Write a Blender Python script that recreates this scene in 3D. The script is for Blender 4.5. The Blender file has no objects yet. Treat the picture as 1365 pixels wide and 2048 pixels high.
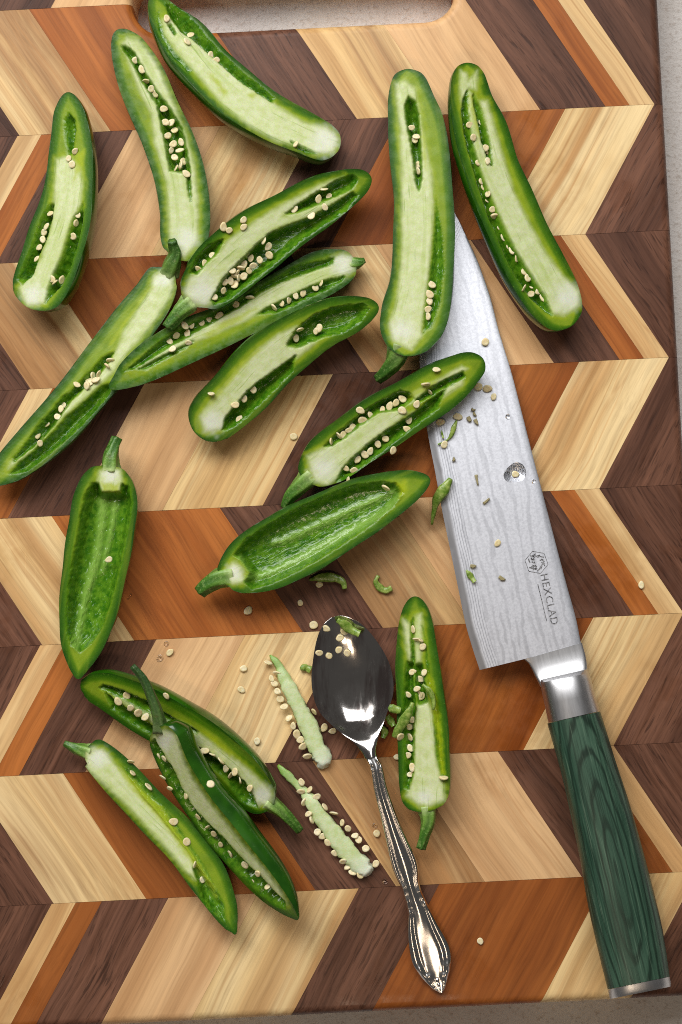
import bpy, bmesh, math, random
import numpy as np
from mathutils import Vector, Matrix

# ------------------------------------------------------------------ camera, light, exposure
SC = bpy.context.scene
KPX = 0.215            # metres per 1000 photo pixels on the board top
TOP = 0.030            # height of the board top above the counter
FPX = 4000.0           # focal length in photo pixels
TILT = math.radians(2.2)
CAMZ = TOP + FPX / 1000 * KPX

cam_data = bpy.data.cameras.new("camera")
cam = bpy.data.objects.new("camera", cam_data)
SC.collection.objects.link(cam)
cam.location = (0, 0, CAMZ)
cam.rotation_euler = (TILT, 0, 0)
cam_data.sensor_fit = 'VERTICAL'
cam_data.sensor_height = 36.0
cam_data.lens = 36.0 * FPX / 2048
cam_data.clip_start = 0.05
cam_data.clip_end = 20
cam_data.dof.use_dof = True
cam_data.dof.focus_distance = CAMZ - TOP - 0.008
cam_data.dof.aperture_fstop = 9.0
SC.camera = cam

W = bpy.data.worlds.new("World")
SC.world = W
W.use_nodes = True
W.node_tree.nodes["Background"].inputs[0].default_value = (1.0, 0.95, 0.90, 1)
W.node_tree.nodes["Background"].inputs[1].default_value = 0.07


def area(name, loc, target, size, power, color, size_y=None):
    ld = bpy.data.lights.new(name, 'AREA')
    ld.energy = power
    ld.color = color
    ld.size = size
    if size_y:
        ld.shape = 'RECTANGLE'
        ld.size_y = size_y
    o = bpy.data.objects.new(name, ld)
    SC.collection.objects.link(o)
    o.location = loc
    o.rotation_euler = (Vector(target) - Vector(loc)).to_track_quat('-Z', 'Y').to_euler()
    return o


area("window_light", (-0.78, 1.05, 1.15), (0, 0.0, 0), 0.90, 19.0, (1.0, 0.985, 0.96), 0.70)
area("blade_softbox", (0.05, 1.42, 1.85), (0.05, 0.05, 0), 1.7, 31.0, (0.99, 0.985, 0.98), 1.0)  # added softbox without a real source, brightens the blade and softens shadows
area("kitchen_bulb", (-0.13, -0.62, 1.35), (0, 0, 0), 0.14, 1.3, (1.0, 0.78, 0.56))
area("kitchen_bulb", (0.10, -0.66, 1.35), (0, 0, 0), 0.14, 1.0, (1.0, 0.78, 0.56))

SC.view_settings.view_transform = 'Standard'
SC.view_settings.look = 'None'
SC.view_settings.exposure = 0.0
SC.view_settings.gamma = 1.0
SC.view_settings.use_curve_mapping = False
SC.render.engine = 'CYCLES'
SC.cycles.use_denoising = False
SC.cycles.denoising_prefilter = 'NONE'
SC.cycles.filter_width = 1.0
SC.cycles.max_bounces = 8

RNG = random.Random(7)
NPR = np.random.RandomState(11)

# ------------------------------------------------------------------ helpers
_c, _s = math.cos(TILT), math.sin(TILT)


def ray(px, py):
    x = px - 682.5
    y = -(py - 1024.0)
    z = -FPX
    return np.array([x, _c * y - _s * z, _s * y + _c * z])


def P(px, py, z=0.0):
    """world point seen at a photo pixel, z metres above the board top"""
    d = ray(px, py)
    t = (TOP + z - CAMZ) / d[2]
    return np.array([d[0] * t, d[1] * t, TOP + z])


def on_plane(px, py, p0, n):
    px = np.asarray(px, float)
    py = np.asarray(py, float)
    x = px - 682.5
    y = -(py - 1024.0)
    z = -FPX
    d = np.stack([x, _c * y - _s * z, _s * y + _c * z], -1)
    cpos = np.array([0, 0, CAMZ])
    t = ((p0 - cpos) @ n) / (d @ n)
    return cpos + d * t[..., None]


def srgb(r, g, b, k=1.0):
    f = lambda c: (c / 12.92 if c <= 0.04045 else ((c + 0.055) / 1.055) ** 2.4)
    return (f(r / 255) * k, f(g / 255) * k, f(b / 255) * k, 1.0)


def link(o, parent=None):
    SC.collection.objects.link(o)
    if parent is not None:
        o.parent = parent
    return o


def tag(o, label=None, cat=None, group=None, kind=None):
    if label:
        o['label'] = label
    if cat:
        o['category'] = cat
    if group:
        o['group'] = group
    if kind:
        o['kind'] = kind
    return o


def empty(name, loc, label=None, cat=None, group=None):
    o = bpy.data.objects.new(name, None)
    o.empty_display_size = 0.01
    link(o)
    o.location = loc
    return tag(o, label, cat, group)


def mesh_obj(name, verts, faces, mat, parent=None, origin=(0, 0, 0), angle=0.0, smooth=True,
             normals=None, attrs=None, parent_loc=None):
    """verts are world points; origin/angle give the object's own frame"""
    V = np.asarray(verts, float) - np.asarray(origin, float)
    if angle:
        c, s = math.cos(-angle), math.sin(-angle)
        V = np.stack([c * V[:, 0] - s * V[:, 1], s * V[:, 0] + c * V[:, 1], V[:, 2]], -1)
    me = bpy.data.meshes.new(name)
    me.from_pydata([tuple(v) for v in V], [], [tuple(int(i) for i in f) for f in faces])
    if smooth:
        me.polygons.foreach_set("use_smooth", [True] * len(me.polygons))
    if attrs:
        for an, arr in attrs.items():
            ca = me.color_attributes.new(an, 'FLOAT_COLOR', 'POINT')
            full = np.ones((len(V), 4), np.float32)
            full[:, :3] = arr
            ca.data.foreach_set("color", full.ravel())
    me.update()
    if normals is not None:
        me.normals_split_custom_set_from_vertices([tuple(n) for n in normals])
    me.materials.append(mat)
    o = bpy.data.objects.new(name, me)
    link(o, parent)
    ploc = np.array(parent.location) if parent is not None else np.zeros(3)
    if parent_loc is not None:
        ploc = np.asarray(parent_loc)
    o.location = np.asarray(origin, float) - ploc
    o.rotation_euler = (0, 0, angle)
    return o


def catmull(pts, n, uniform=0.1):
    """pts (K,D); chord length spline; cosine spaced samples; returns (n,D) and s"""
    p = np.asarray(pts, float)
    d = np.sqrt(((p[1:, :2] - p[:-1, :2]) ** 2).sum(1))
    t = np.concatenate([[0], np.cumsum(d)])
    t /= t[-1]
    u = np.linspace(0, 1, n)
    s = uniform * u + (1 - uniform) * (1 - np.cos(np.pi * u)) / 2
    m = np.zeros_like(p)
    for i in range(len(p)):
        if i == 0:
            m[i] = (p[1] - p[0]) / (t[1] - t[0])
        elif i == len(p) - 1:
            m[i] = (p[-1] - p[-2]) / (t[-1] - t[-2])
        else:
            m[i] = (p[i + 1] - p[i - 1]) / (t[i + 1] - t[i - 1])
    k = np.clip(np.searchsorted(t, s, side='right') - 1, 0, len(p) - 2)
    h = (t[k + 1] - t[k])
    x = (s - t[k]) / h
    x, h = x[:, None], h[:, None]
    r = ((2 * x ** 3 - 3 * x ** 2 + 1) * p[k] + (x ** 3 - 2 * x ** 2 + x) * h * m[k]
         + (-2 * x ** 3 + 3 * x ** 2) * p[k + 1] + (x ** 3 - x ** 2) * h * m[k + 1])
    return r, s


def poly_sd(X, Y, poly):
    """signed distance to a polygon, positive inside"""
    p = np.asarray(poly, float)
    q = np.roll(p, -1, 0)
    d2 = np.full(X.shape, 1e18)
    ins = np.zeros(X.shape, bool)
    for (ax, ay), (bx, by) in zip(p, q):
        ex, ey = bx - ax, by - ay
        L = ex * ex + ey * ey + 1e-9
        t = np.clip(((X - ax) * ex + (Y - ay) * ey) / L, 0, 1)
        d2 = np.minimum(d2, (X - ax - t * ex) ** 2 + (Y - ay - t * ey) ** 2)
        cond = (ay > Y) != (by > Y)
        xs = ax + (Y - ay) / (by - ay if by != ay else 1e-9) * ex
        ins ^= cond & (X < xs)
    d = np.sqrt(d2)
    return np.where(ins, d, -d)


def sstep(a, b, x):
    t = np.clip((x - a) / (b - a), 0, 1)
    return t * t * (3 - 2 * t)


def wob(X, Y, scale, seed):
    """cheap smooth noise, about -1..1"""
    r = np.random.RandomState(seed)
    out = np.zeros_like(X)
    for i in range(7):
        a = r.uniform(0, 2 * np.pi)
        f = (0.6 + 1.3 * r.rand()) / scale
        out += np.sin((X * math.cos(a) + Y * math.sin(a)) * f * 2 * np.pi + r.uniform(0, 6.28))
    return out / 3.0


# ------------------------------------------------------------------ node helpers
class NT:
    def __init__(self, name):
        self.m = bpy.data.materials.new(name)
        self.m.use_nodes = True
        self.t = self.m.node_tree
        self.n = self.t.nodes
        self.b = self.n["Principled BSDF"]

    def new(self, kind, **kw):
        nd = self.n.new(kind)
        for k, v in kw.items():
            setattr(nd, k, v)
        return nd

    def set(self, sock, v):
        if isinstance(v, bpy.types.NodeSocket):
            self.t.links.new(v, sock)
        else:
            sock.default_value = v

    def bsdf(self, **kw):
        for k, v in kw.items():
            self.set(self.b.inputs[k.replace('_', ' ')], v)

    def math(self, op, a, b=0.0, c=0.0, clamp=False):
        nd = self.new('ShaderNodeMath', operation=op, use_clamp=clamp)
        for i, v in enumerate((a, b, c)):
            self.set(nd.inputs[i], v)
        return nd.outputs[0]

    def mix(self, f, a, b, blend='MIX'):
        nd = self.new('ShaderNodeMix', data_type='RGBA', blend_type=blend)
        self.set(nd.inputs[0], f)
        self.set(nd.inputs[6], a)
        self.set(nd.inputs[7], b)
        return nd.outputs[2]

    def ramp(self, f, stops):
        nd = self.new('ShaderNodeValToRGB')
        e = nd.color_ramp.elements
        while len(e) < len(stops):
            e.new(0.5)
        for el, (p, c) in zip(e, stops):
            el.position = p
            el.color = c if len(c) == 4 else (*c, 1)
        self.set(nd.inputs[0], f)
        return nd.outputs[0]

    def rng(self, f, a, b, c=0.0, d=1.0):
        nd = self.new('ShaderNodeMapRange', interpolation_type='SMOOTHSTEP')
        for i, v in enumerate((f, a, b, c, d)):
            self.set(nd.inputs[i], v)
        return nd.outputs[0]

    def coord(self, out='Object'):
        return self.new('ShaderNodeTexCoord').outputs[out]

    def mapping(self, vec, scale=(1, 1, 1), rot=(0, 0, 0), loc=(0, 0, 0)):
        nd = self.new('ShaderNodeMapping')
        self.set(nd.inputs[0], vec)
        self.set(nd.inputs[1], loc)
        self.set(nd.inputs[2], rot)
        self.set(nd.inputs[3], scale)
        return nd.outputs[0]

    def noise(self, vec, scale, detail=3.0, rough=0.55, dist=0.0, out=0):
        nd = self.new('ShaderNodeTexNoise')
        self.set(nd.inputs['Vector'], vec)
        self.set(nd.inputs['Scale'], scale)
        self.set(nd.inputs['Detail'], detail)
        self.set(nd.inputs['Roughness'], rough)
        self.set(nd.inputs['Distortion'], dist)
        return nd.outputs[out]

    def voronoi(self, vec, scale, feature='F1'):
        nd = self.new('ShaderNodeTexVoronoi', feature=feature)
        self.set(nd.inputs['Vector'], vec)
        self.set(nd.inputs['Scale'], scale)
        return nd.outputs['Distance']

    def bump(self, h, strength=0.3, dist=0.001, normal=None):
        nd = self.new('ShaderNodeBump')
        self.set(nd.inputs['Height'], h)
        nd.inputs['Strength'].default_value = strength
        nd.inputs['Distance'].default_value = dist
        if normal is not None:
            self.set(nd.inputs['Normal'], normal)
        return nd.outputs[0]

    def attr(self, name):
        nd = self.new('ShaderNodeAttribute', attribute_name=name)
        sp = self.new('ShaderNodeSeparateColor')
        self.t.links.new(nd.outputs['Color'], sp.inputs[0])
        return sp.outputs[0], sp.outputs[1], sp.outputs[2]

    def vadd(self, a, b):
        nd = self.new('ShaderNodeVectorMath', operation='ADD')
        self.set(nd.inputs[0], a)
        self.set(nd.inputs[1], b)
        return nd.outputs[0]

    def rand_vec(self):
        oi = self.new('ShaderNodeObjectInfo')
        cb = self.new('ShaderNodeCombineXYZ')
        for i, k in enumerate((7.3, 13.1, 3.7)):
            self.set(cb.inputs[i], self.math('MULTIPLY', oi.outputs['Random'], k))
        return cb.outputs[0], oi.outputs['Random']


# ------------------------------------------------------------------ wood materials
def wood(name, base, dark, light, streak=0.5, streak_scale=45, ring=None, ring_f=150.0, ring_amt=0.0,
         fibre=0.25, pores=0.0, heart=None, rough=0.45, vary=0.12):
    T = NT(name)
    rv, rnd = T.rand_vec()
    co = T.vadd(T.coord(), rv)
    # slow bend of the grain
    wv = T.noise(T.mapping(co, (9, 9, 9)), 1.0, 2.0, out=1)
    bend = T.new('ShaderNodeVectorMath', operation='MULTIPLY_ADD')
    T.set(bend.inputs[0], wv)
    bend.inputs[1].default_value = (0.012, 0.0, 0.012)
    T.set(bend.inputs[2], co)
    co = bend.outputs[0]
    st = T.noise(T.mapping(co, (streak_scale, 2.5, streak_scale)), 1.0, 3.5, 0.6)
    c = T.mix(T.rng(st, 0.30, 0.72), dark, light)
    c = T.mix(1.0 - streak, c, base)
    if heart:
        hn = T.noise(T.mapping(co, (34, 0.9, 34), loc=(3.1, 0, 0)), 1.0, 2.0, 0.5)
        fl = T.noise(T.mapping(co, (140, 3, 140)), 1.0, 3.0, 0.6)
        hh = T.math('ADD', hn, T.math('MULTIPLY', T.math('SUBTRACT', fl, 0.5), 0.35))
        c = T.mix(T.math('MULTIPLY', T.rng(hh, 0.47, 0.57), 0.75), c, heart)
    if ring_amt:
        l1 = T.noise(T.mapping(co, (ring_f * 2.2, 1.6, ring_f * 2.2)), 1.0, 2.5, 0.55, 0.3)
        l1 = T.math('ABSOLUTE', T.math('SUBTRACT', l1, 0.5))
        l1 = T.math('MULTIPLY', T.math('POWER', T.rng(l1, 0.06, 0.0), 1.4), 0.6)
        l2 = T.noise(T.mapping(co, (ring_f * 1.1, 1.2, ring_f * 1.1), loc=(5, 3, 1)), 1.0, 3.0, 0.6)
        l2 = T.rng(l2, 0.46, 0.62, 0.0, 0.85)
        w = T.math('MAXIMUM', l1, l2)
        amp = T.noise(T.mapping(co, (22, 3.0, 22), loc=(1, 4, 2)), 1.0, 2.0)
        c = T.mix(T.math('MULTIPLY', T.math('MULTIPLY', w, ring_amt), T.rng(amp, 0.25, 0.65, 0.25, 1.0)), c, ring)
    fb = T.noise(T.mapping(co, (820, 14, 820)), 1.0, 3.0, 0.7)
    fc = T.noise(T.mapping(co, (260, 6, 260), loc=(9, 2, 4)), 1.0, 3.0, 0.6)
    c = T.mix(fibre, c, T.ramp(fb, [(0.28, (0.52, 0.47, 0.43)), (0.5, (1, 1, 1)), (0.74, (1.30, 1.28, 1.25))]), 'MULTIPLY')
    c = T.mix(min(1.0, fibre * 1.3), c, T.ramp(fc, [(0.30, (0.70, 0.64, 0.58)), (0.52, (1, 1, 1)), (0.75, (1.16, 1.15, 1.13))]), 'MULTIPLY')
    h = fb
    if pores:
        pn = T.noise(T.mapping(co, (1000, 70, 1000), loc=(2, 2, 2)), 1.0, 2.0, 0.6)
        pm = T.rng(pn, 0.54, 0.68)
        cl = T.noise(T.mapping(co, (90, 14, 90)), 1.0, 2.0)
        pm = T.math('MULTIPLY', pm, T.rng(cl, 0.25, 0.65, 0.35, 1.0))
        c = T.mix(T.math('MULTIPLY', pm, pores), c, (dark[0] * 0.35, dark[1] * 0.33, dark[2] * 0.33, 1))
        h = T.math('SUBTRACT', fb, T.math('MULTIPLY', pm, 1.5))
    # board to board tone
    vv = T.math('MULTIPLY_ADD', rnd, 2 * vary, 1.0 - vary)
    hsv = T.new('ShaderNodeHueSaturation')
    T.set(hsv.inputs['Value'], vv)
    T.set(hsv.inputs['Color'], c)
    gr = T.noise(T.coord(), 900, 2.0)
    pos = T.new('ShaderNodeNewGeometry').outputs['Position']
    damp = T.math('MULTIPLY', T.rng(T.noise(pos, 17, 3.0, 0.55), 0.56, 0.66), T.rng(T.noise(pos, 90, 3.0, 0.6), 0.35, 0.6))
    c = T.mix(T.math('MULTIPLY', damp, 0.28), hsv.outputs[0], T.mix(1.0, hsv.outputs[0], (0.62, 0.50, 0.40, 1), 'MULTIPLY'))
    scr = T.noise(T.mapping(pos, (1500, 22, 1), rot=(0, 0, 0.45)), 1.0, 2.0, 0.5)
    scm = T.math('MULTIPLY', T.rng(scr, 0.69, 0.74), T.rng(T.noise(pos, 30, 2.0), 0.45, 0.6))
    c = T.mix(T.math('MULTIPLY', scm, 0.35), c, T.mix(1.0, c, (1.35, 1.32, 1.28, 1), 'MULTIPLY'))
    rgh = T.math('SUBTRACT', T.math('MULTIPLY_ADD', gr, 0.2, rough - 0.1), T.math('MULTIPLY', damp, 0.2))
    T.bsdf(Base_Color=c, Roughness=rgh,
           Normal=T.bump(h, 0.10, 0.0004))
    T.b.inputs['Specular IOR Level'].default_value = 0.22
    return T.m


WALNUT = wood("walnut", srgb(100, 66, 50), srgb(72, 46, 36), srgb(134, 93, 73), 0.6, 70, fibre=0.8, pores=0.6, vary=0.15)
CHERRY = wood("cherry", srgb(170, 97, 42), srgb(144, 76, 28), srgb(190, 118, 58), 0.65, 45, ring=srgb(112, 52, 18),
              ring_f=55, ring_amt=0.6, fibre=0.45, vary=0.15)
MAPLE = wood("maple", srgb(228, 186, 136), srgb(214, 168, 116), srgb(236, 198, 150), 0.5, 28, ring=srgb(178, 124, 76),
             ring_f=40, ring_amt=0.55, fibre=0.36, vary=0.05)
ASH = wood("ash", srgb(238, 208, 152), srgb(226, 188, 126), srgb(244, 220, 170), 0.7, 40, ring=srgb(186, 132, 74),
           ring_f=62, ring_amt=0.95, fibre=0.45, vary=0.05)
HEART = wood("heartwood_ash", srgb(234, 200, 144), srgb(214, 172, 112), srgb(242, 216, 164), 0.7, 40, ring=srgb(176, 122, 70),
             ring_f=70, ring_amt=0.7, fibre=0.45, heart=srgb(160, 114, 74), vary=0.05)
LIGHTW = wood("light_ash", srgb(234, 198, 142), srgb(216, 174, 116), srgb(240, 210, 158), 0.6, 50, ring=srgb(180, 126, 74),
              ring_f=70, ring_amt=0.7, fibre=0.35, vary=0.05)

# ------------------------------------------------------------------ countertop
T = NT("counter_stone")
co = T.coord()
n1 = T.noise(co, 35, 4, 0.6)
n2 = T.noise(co, 420, 4, 0.7)
n3 = T.noise(co, 900, 2, 0.6)
c = T.mix(T.rng(n1, 0.3, 0.7), srgb(226, 219, 212), srgb(238, 233, 228))
c = T.mix(T.rng(n2, 0.52, 0.68, 0, 0.55), c, srgb(176, 158, 142))
c = T.mix(T.rng(n3, 0.66, 0.74, 0, 0.6), c, srgb(120, 92, 72))
T.bsdf(Base_Color=c, Roughness=0.75, Normal=T.bump(n2, 0.8, 0.0012))
COUNTER = T.m
cv = [(-1.2, -1.0, 0), (1.2, -1.0, 0), (1.2, 1.0, 0), (-1.2, 1.0, 0)]
counter = mesh_obj("countertop", cv, [(0, 1, 2, 3)], COUNTER, smooth=False)
tag(counter, "pale speckled rough stone countertop under the cutting board", "countertop", kind="structure")

# ------------------------------------------------------------------ cutting board
TH = math.radians(2.876)
RH, U0, V0 = 0.25661 * KPX, 0.68043 * KPX, 1.20070 * KPX
TSH = 0.1535 * KPX      # sideways run of a slanted joint over one row


def uv2w(u, v):
    c, s = math.cos(TH), math.sin(TH)
    return (c * u - s * v, s * u + c * v)


def w2uv(p):
    c, s = math.cos(TH), math.sin(TH)
    return (c * p[0] + s * p[1], -s * p[0] + c * p[1])


UR, UL = U0 + 0.020 * KPX, U0 - 1.47 * KPX
VB, VT = V0 - 8 * RH + 0.010 * KPX, V0 + RH - 0.02 * KPX
hb = w2uv(P(600, 53))
HUL, HUR, HVB = w2uv(P(264, 0))[0], w2uv(P(912, 0))[0], hb[1]
HVT = HVB + 0.135 * KPX
board = empty("cutting_board", (0, 0, 0), "striped chevron wood cutting board with handle slot under the peppers", "cutting board")
board.rotation_euler = (0, 0, 0)


def rrect(u0, u1, v0, v1, r, n=9):
    pts = []
    for cx, cy, a0 in ((u1 - r, v1 - r, 0), (u0 + r, v1 - r, 90), (u0 + r, v0 + r, 180), (u1 - r, v0 + r, 270)):
        for i in range(n):
            a = math.radians(a0 + 90 * i / (n - 1))
            pts.append((cx + r * math.cos(a), cy + r * math.sin(a)))
    return pts


def slab():
    bm = bmesh.new()
    fr = 0.0042
    prof = []
    for i in range(6):
        a = math.radians(90 * i / 5)
        prof.append((fr * (1 - math.cos(a)), TOP - fr + fr * math.sin(a)))   # inset, z from side to top
    prof = [(fr * 0.5, 0.0), (0.0, fr * 0.5)] + prof

    def loops(fun, sign):
        rings = []
        for ins, z in prof:
            rings.append([bm.verts.new((*uv2w(u, v), z)) for u, v in fun(ins)])
        n = len(rings[0])
        for a, b in zip(rings[:-1], rings[1:]):
            for i in range(n):
                j = (i + 1) % n
                q = (a[i], a[j], b[j], b[i])
                bm.faces.new(q if sign > 0 else q[::-1])
        return rings[0], rings[-1]
    ob, ot = loops(lambda d: rrect(UL + d, UR - d, VB + d, VT - d, 0.008), 1)
    ib, it = loops(lambda d: rrect(HUL - d, HUR + d, HVB - d, HVT + d, 0.0135 + d), -1)
    for o, i in ((ot, it), (ob, ib)):
        ed = []
        for lp in (o, i):
            for k in range(len(lp)):
                e = bm.edges.get((lp[k], lp[(k + 1) % len(lp)])) or bm.edges.new((lp[k], lp[(k + 1) % len(lp)]))
                ed.append(e)
        bmesh.ops.triangle_fill(bm, use_beauty=True, edges=ed)
    bmesh.ops.recalc_face_normals(bm, faces=bm.faces[:])
    me = bpy.data.meshes.new("slab")
    bm.to_mesh(me)
    bm.free()
    o = bpy.data.objects.new("slab", me)
    link(o)
    return o


SLAB = slab()
A_ROW = [(-60, 0, WALNUT), (0, 50, LIGHTW), (50, 99, CHERRY), (99, 231, WALNUT), (231, 424, MAPLE), (424, 601, HEART),
         (601, 761, WALNUT), (761, 1098, CHERRY), (1098, 1282, HEART), (1282, 1520, WALNUT)]
B_ROW = [(-60, 0, WALNUT), (0, 180, ASH), (180, 515, CHERRY), (515, 675, WALNUT), (675, 876, ASH), (876, 1054, MAPLE),
         (1054, 1186, WALNUT), (1186, 1238, CHERRY), (1238, 1286, LIGHTW), (1286, 1520, WALNUT)]
dg = None
todo = []
for k in range(-1, 8):
    even = k % 2 == 0
    seq = A_ROW if even else B_ROW
    vt, vb = V0 - k * RH, V0 - (k + 1) * RH
    st, sb = (-TSH, 0.0) if even else (0.0, -TSH)
    gv, gu = 0.00006, 0.00003
    for (a, b, mat) in seq:
        ur, ul = U0 - a * KPX / 1000, U0 - b * KPX / 1000
        if a == -60:
            ur = UR + 0.2
        q = [(ul + st + gu, vt - gv), (ul + sb + gu, vb + gv), (ur + sb - gu, vb + gv), (ur + st - gu, vt - gv)]
        if a == -60:
            q[2] = (UR + 0.2, vb + gv)
            q[3] = (UR + 0.2, vt - gv)
        # frame of the block: y along the slanted joint
        cen = ((ul + min(ur, UR) + st + sb) / 2, (vt + vb) / 2)
        ox, oy = uv2w(*cen)
        du, dv = st - sb, vt - vb
        dx, dy = uv2w(du, dv)
        ang = math.atan2(dy, dx) - math.pi / 2
        M = Matrix.Translation((ox, oy, 0)) @ Matrix.Rotation(ang, 4, 'Z')
        Mi = M.inverted()
        vs = []
        for z in (-0.01, TOP + 0.01):
            for (u, v) in q:
                x, y = uv2w(u, v)
                vs.append(Mi @ Vector((x, y, z)))
        me = bpy.data.meshes.new("prism")
        me.from_pydata(vs, [], [(3, 2, 1, 0), (4, 5, 6, 7), (0, 1, 5, 4), (1, 2, 6, 5), (2, 3, 7, 6), (3, 0, 4, 7)])
        bm = bmesh.new()
        bm.from_mesh(me)
        bmesh.ops.recalc_face_normals(bm, faces=bm.faces[:])
        bm.to_mesh(me)
        bm.free()
        o = bpy.data.objects.new("wood_block", me)
        link(o, board)
        o.location = (ox, oy, 0)
        o.rotation_euler = (0, 0, ang)
        md = o.modifiers.new("cut", 'BOOLEAN')
        md.operation = 'INTERSECT'
        md.solver = 'EXACT'
        md.object = SLAB
        todo.append((o, mat))
bpy.context.view_layer.update()
dg = bpy.context.evaluated_depsgraph_get()
done = []
for o, mat in todo:
    me = bpy.data.meshes.new_from_object(o.evaluated_get(dg))
    done.append(me)
for (o, mat), me in zip(todo, done):
    o.modifiers.clear()
    o.data = me
    me.name = "wood_block"
    me.materials.clear()
    if len(me.polygons) == 0:
        bpy.data.objects.remove(o)
        continue
    me.materials.append(mat)
    me.polygons.foreach_set("material_index", [0] * len(me.polygons))
    me.polygons.foreach_set("use_smooth", [True] * len(me.polygons))
    me.set_sharp_from_angle(angle=math.radians(28))
    me.update()
bpy.data.objects.remove(SLAB)

# ------------------------------------------------------------------ pepper materials
def flesh_material(name, frost=0.0):
    T = NT(name)
    core, gap, edge = T.attr("zone")
    white, yellow, rib = T.attr("tint")
    co = T.coord()
    fl = T.new('ShaderNodeAttribute', attribute_name="flow").outputs['Vector']
    n_f = T.noise(co, 1150, 3, 0.65)
    n_m = T.noise(co, 350, 3, 0.6)
    n_l = T.noise(co, 90, 2, 0.5)
    stre = T.noise(T.mapping(fl, (9, 190, 1)), 1.0, 3, 0.6)
    strl = T.noise(T.mapping(fl, (5, 60, 1), loc=(3, 1, 2)), 1.0, 2, 0.5)
    e2 = T.math('ADD', edge, T.math('MULTIPLY', T.math('SUBTRACT', n_m, 0.5), 0.18))
    rim = T.ramp(e2, [(0.0, srgb(26, 68, 4)), (0.30, srgb(46, 92, 5)), (0.7, srgb(80, 122, 10)), (1.0, srgb(130, 156, 32))])
    rim = T.mix(T.rng(n_l, 0.4, 0.7, 0, 0.35), rim, srgb(58, 104, 6))
    rim = T.mix(T.rng(n_f, 0.60, 0.75, 0, 0.22), rim, srgb(150, 176, 70))
    rim = T.mix(T.rng(strl, 0.52, 0.72, 0, 0.22), rim, srgb(150, 172, 40))
    if frost:
        fm = T.math('MULTIPLY', T.rng(n_m, 0.42, 0.62), frost)
        rim = T.mix(fm, rim, srgb(126, 154, 108))
    pale = T.mix(T.rng(n_m, 0.3, 0.7), srgb(212, 220, 174), srgb(198, 210, 146))
    pale = T.mix(T.rng(strl, 0.48, 0.72, 0, 0.45), pale, srgb(168, 190, 88))
    pale = T.mix(T.rng(stre, 0.61, 0.70, 0, 0.6), pale, srgb(138, 166, 66))
    sp = T.voronoi(co, 1700)
    pale = T.mix(T.rng(sp, 0.0, 0.35, 0.22, 0.0), pale, srgb(228, 234, 190))
    c = T.mix(core, rim, pale)
    c = T.mix(T.math('MULTIPLY', white, 0.82), c, srgb(226, 230, 212))
    wall = T.mix(T.rng(n_m, 0.3, 0.7), srgb(50, 104, 12), srgb(96, 142, 28))
    wall = T.mix(rib, wall, T.mix(n_m, srgb(146, 182, 84), srgb(112, 158, 56)))
    c = T.mix(gap, c, wall)
    c = T.mix(T.math('MULTIPLY', yellow, 0.72), c, srgb(168, 184, 26))
    wr = T.noise(T.mapping(fl, (45, 150, 1)), 1.0, 2.0, 0.5, 0.8)
    hgt = T.math('ADD', T.math('MULTIPLY', wr, T.math('MULTIPLY', gap, 1.6)), T.math('MULTIPLY', n_f, 0.07))
    hgt = T.math('ADD', hgt, T.math('MULTIPLY', stre, T.math('MULTIPLY', core, 0.15)))
    ro = T.math('SUBTRACT', 0.38, T.math('MULTIPLY', gap, 0.22))
    ro = T.math('ADD', ro, T.math('MULTIPLY', T.math('SUBTRACT', n_m, 0.5), 0.10))
    T.set(T.b.inputs['Coat Weight'], T.math('MULTIPLY_ADD', gap, 0.35, 0.03))
    T.bsdf(Base_Color=c, Roughness=ro, Normal=T.bump(hgt, 0.5, 0.0009))
    T.b.inputs['Specular IOR Level'].default_value = 0.26
    T.b.inputs['Coat Roughness'].default_value = 0.12
    T.b.inputs['Subsurface Weight'].default_value = 0.2
    T.b.inputs['Subsurface Radius'].default_value = (0.6, 1.0, 0.25)
    T.b.inputs['Subsurface Scale'].default_value = 0.0018
    return T.m


FLESH = flesh_material("pepper_flesh")
FLESH_F = flesh_material("pepper_flesh_frosted", 0.2)

T = NT("pepper_skin")
co = T.coord()
rv, rnd = T.rand_vec()
cc = T.vadd(co, rv)
n1 = T.noise(cc, 70, 3, 0.5)
n2 = T.noise(cc, 800, 2, 0.5)
c = T.mix(T.rng(n1, 0.3, 0.7), srgb(22, 68, 4), srgb(44, 98, 7))
c = T.mix(T.rng(n2, 0.62, 0.75, 0, 0.2), c, srgb(80, 135, 50))
T.bsdf(Base_Color=c, Roughness=T.math('MULTIPLY_ADD', n1, 0.2, 0.16), Normal=T.bump(T.math('ADD', n1, T.math('MULTIPLY', n2, 0.05)), 0.12, 0.0012))
T.b.inputs['Specular IOR Level'].default_value = 0.5
T.b.inputs['Coat Weight'].default_value = 0.5
T.b.inputs['Coat Roughness'].default_value = 0.06
SKIN = T.m

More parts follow.
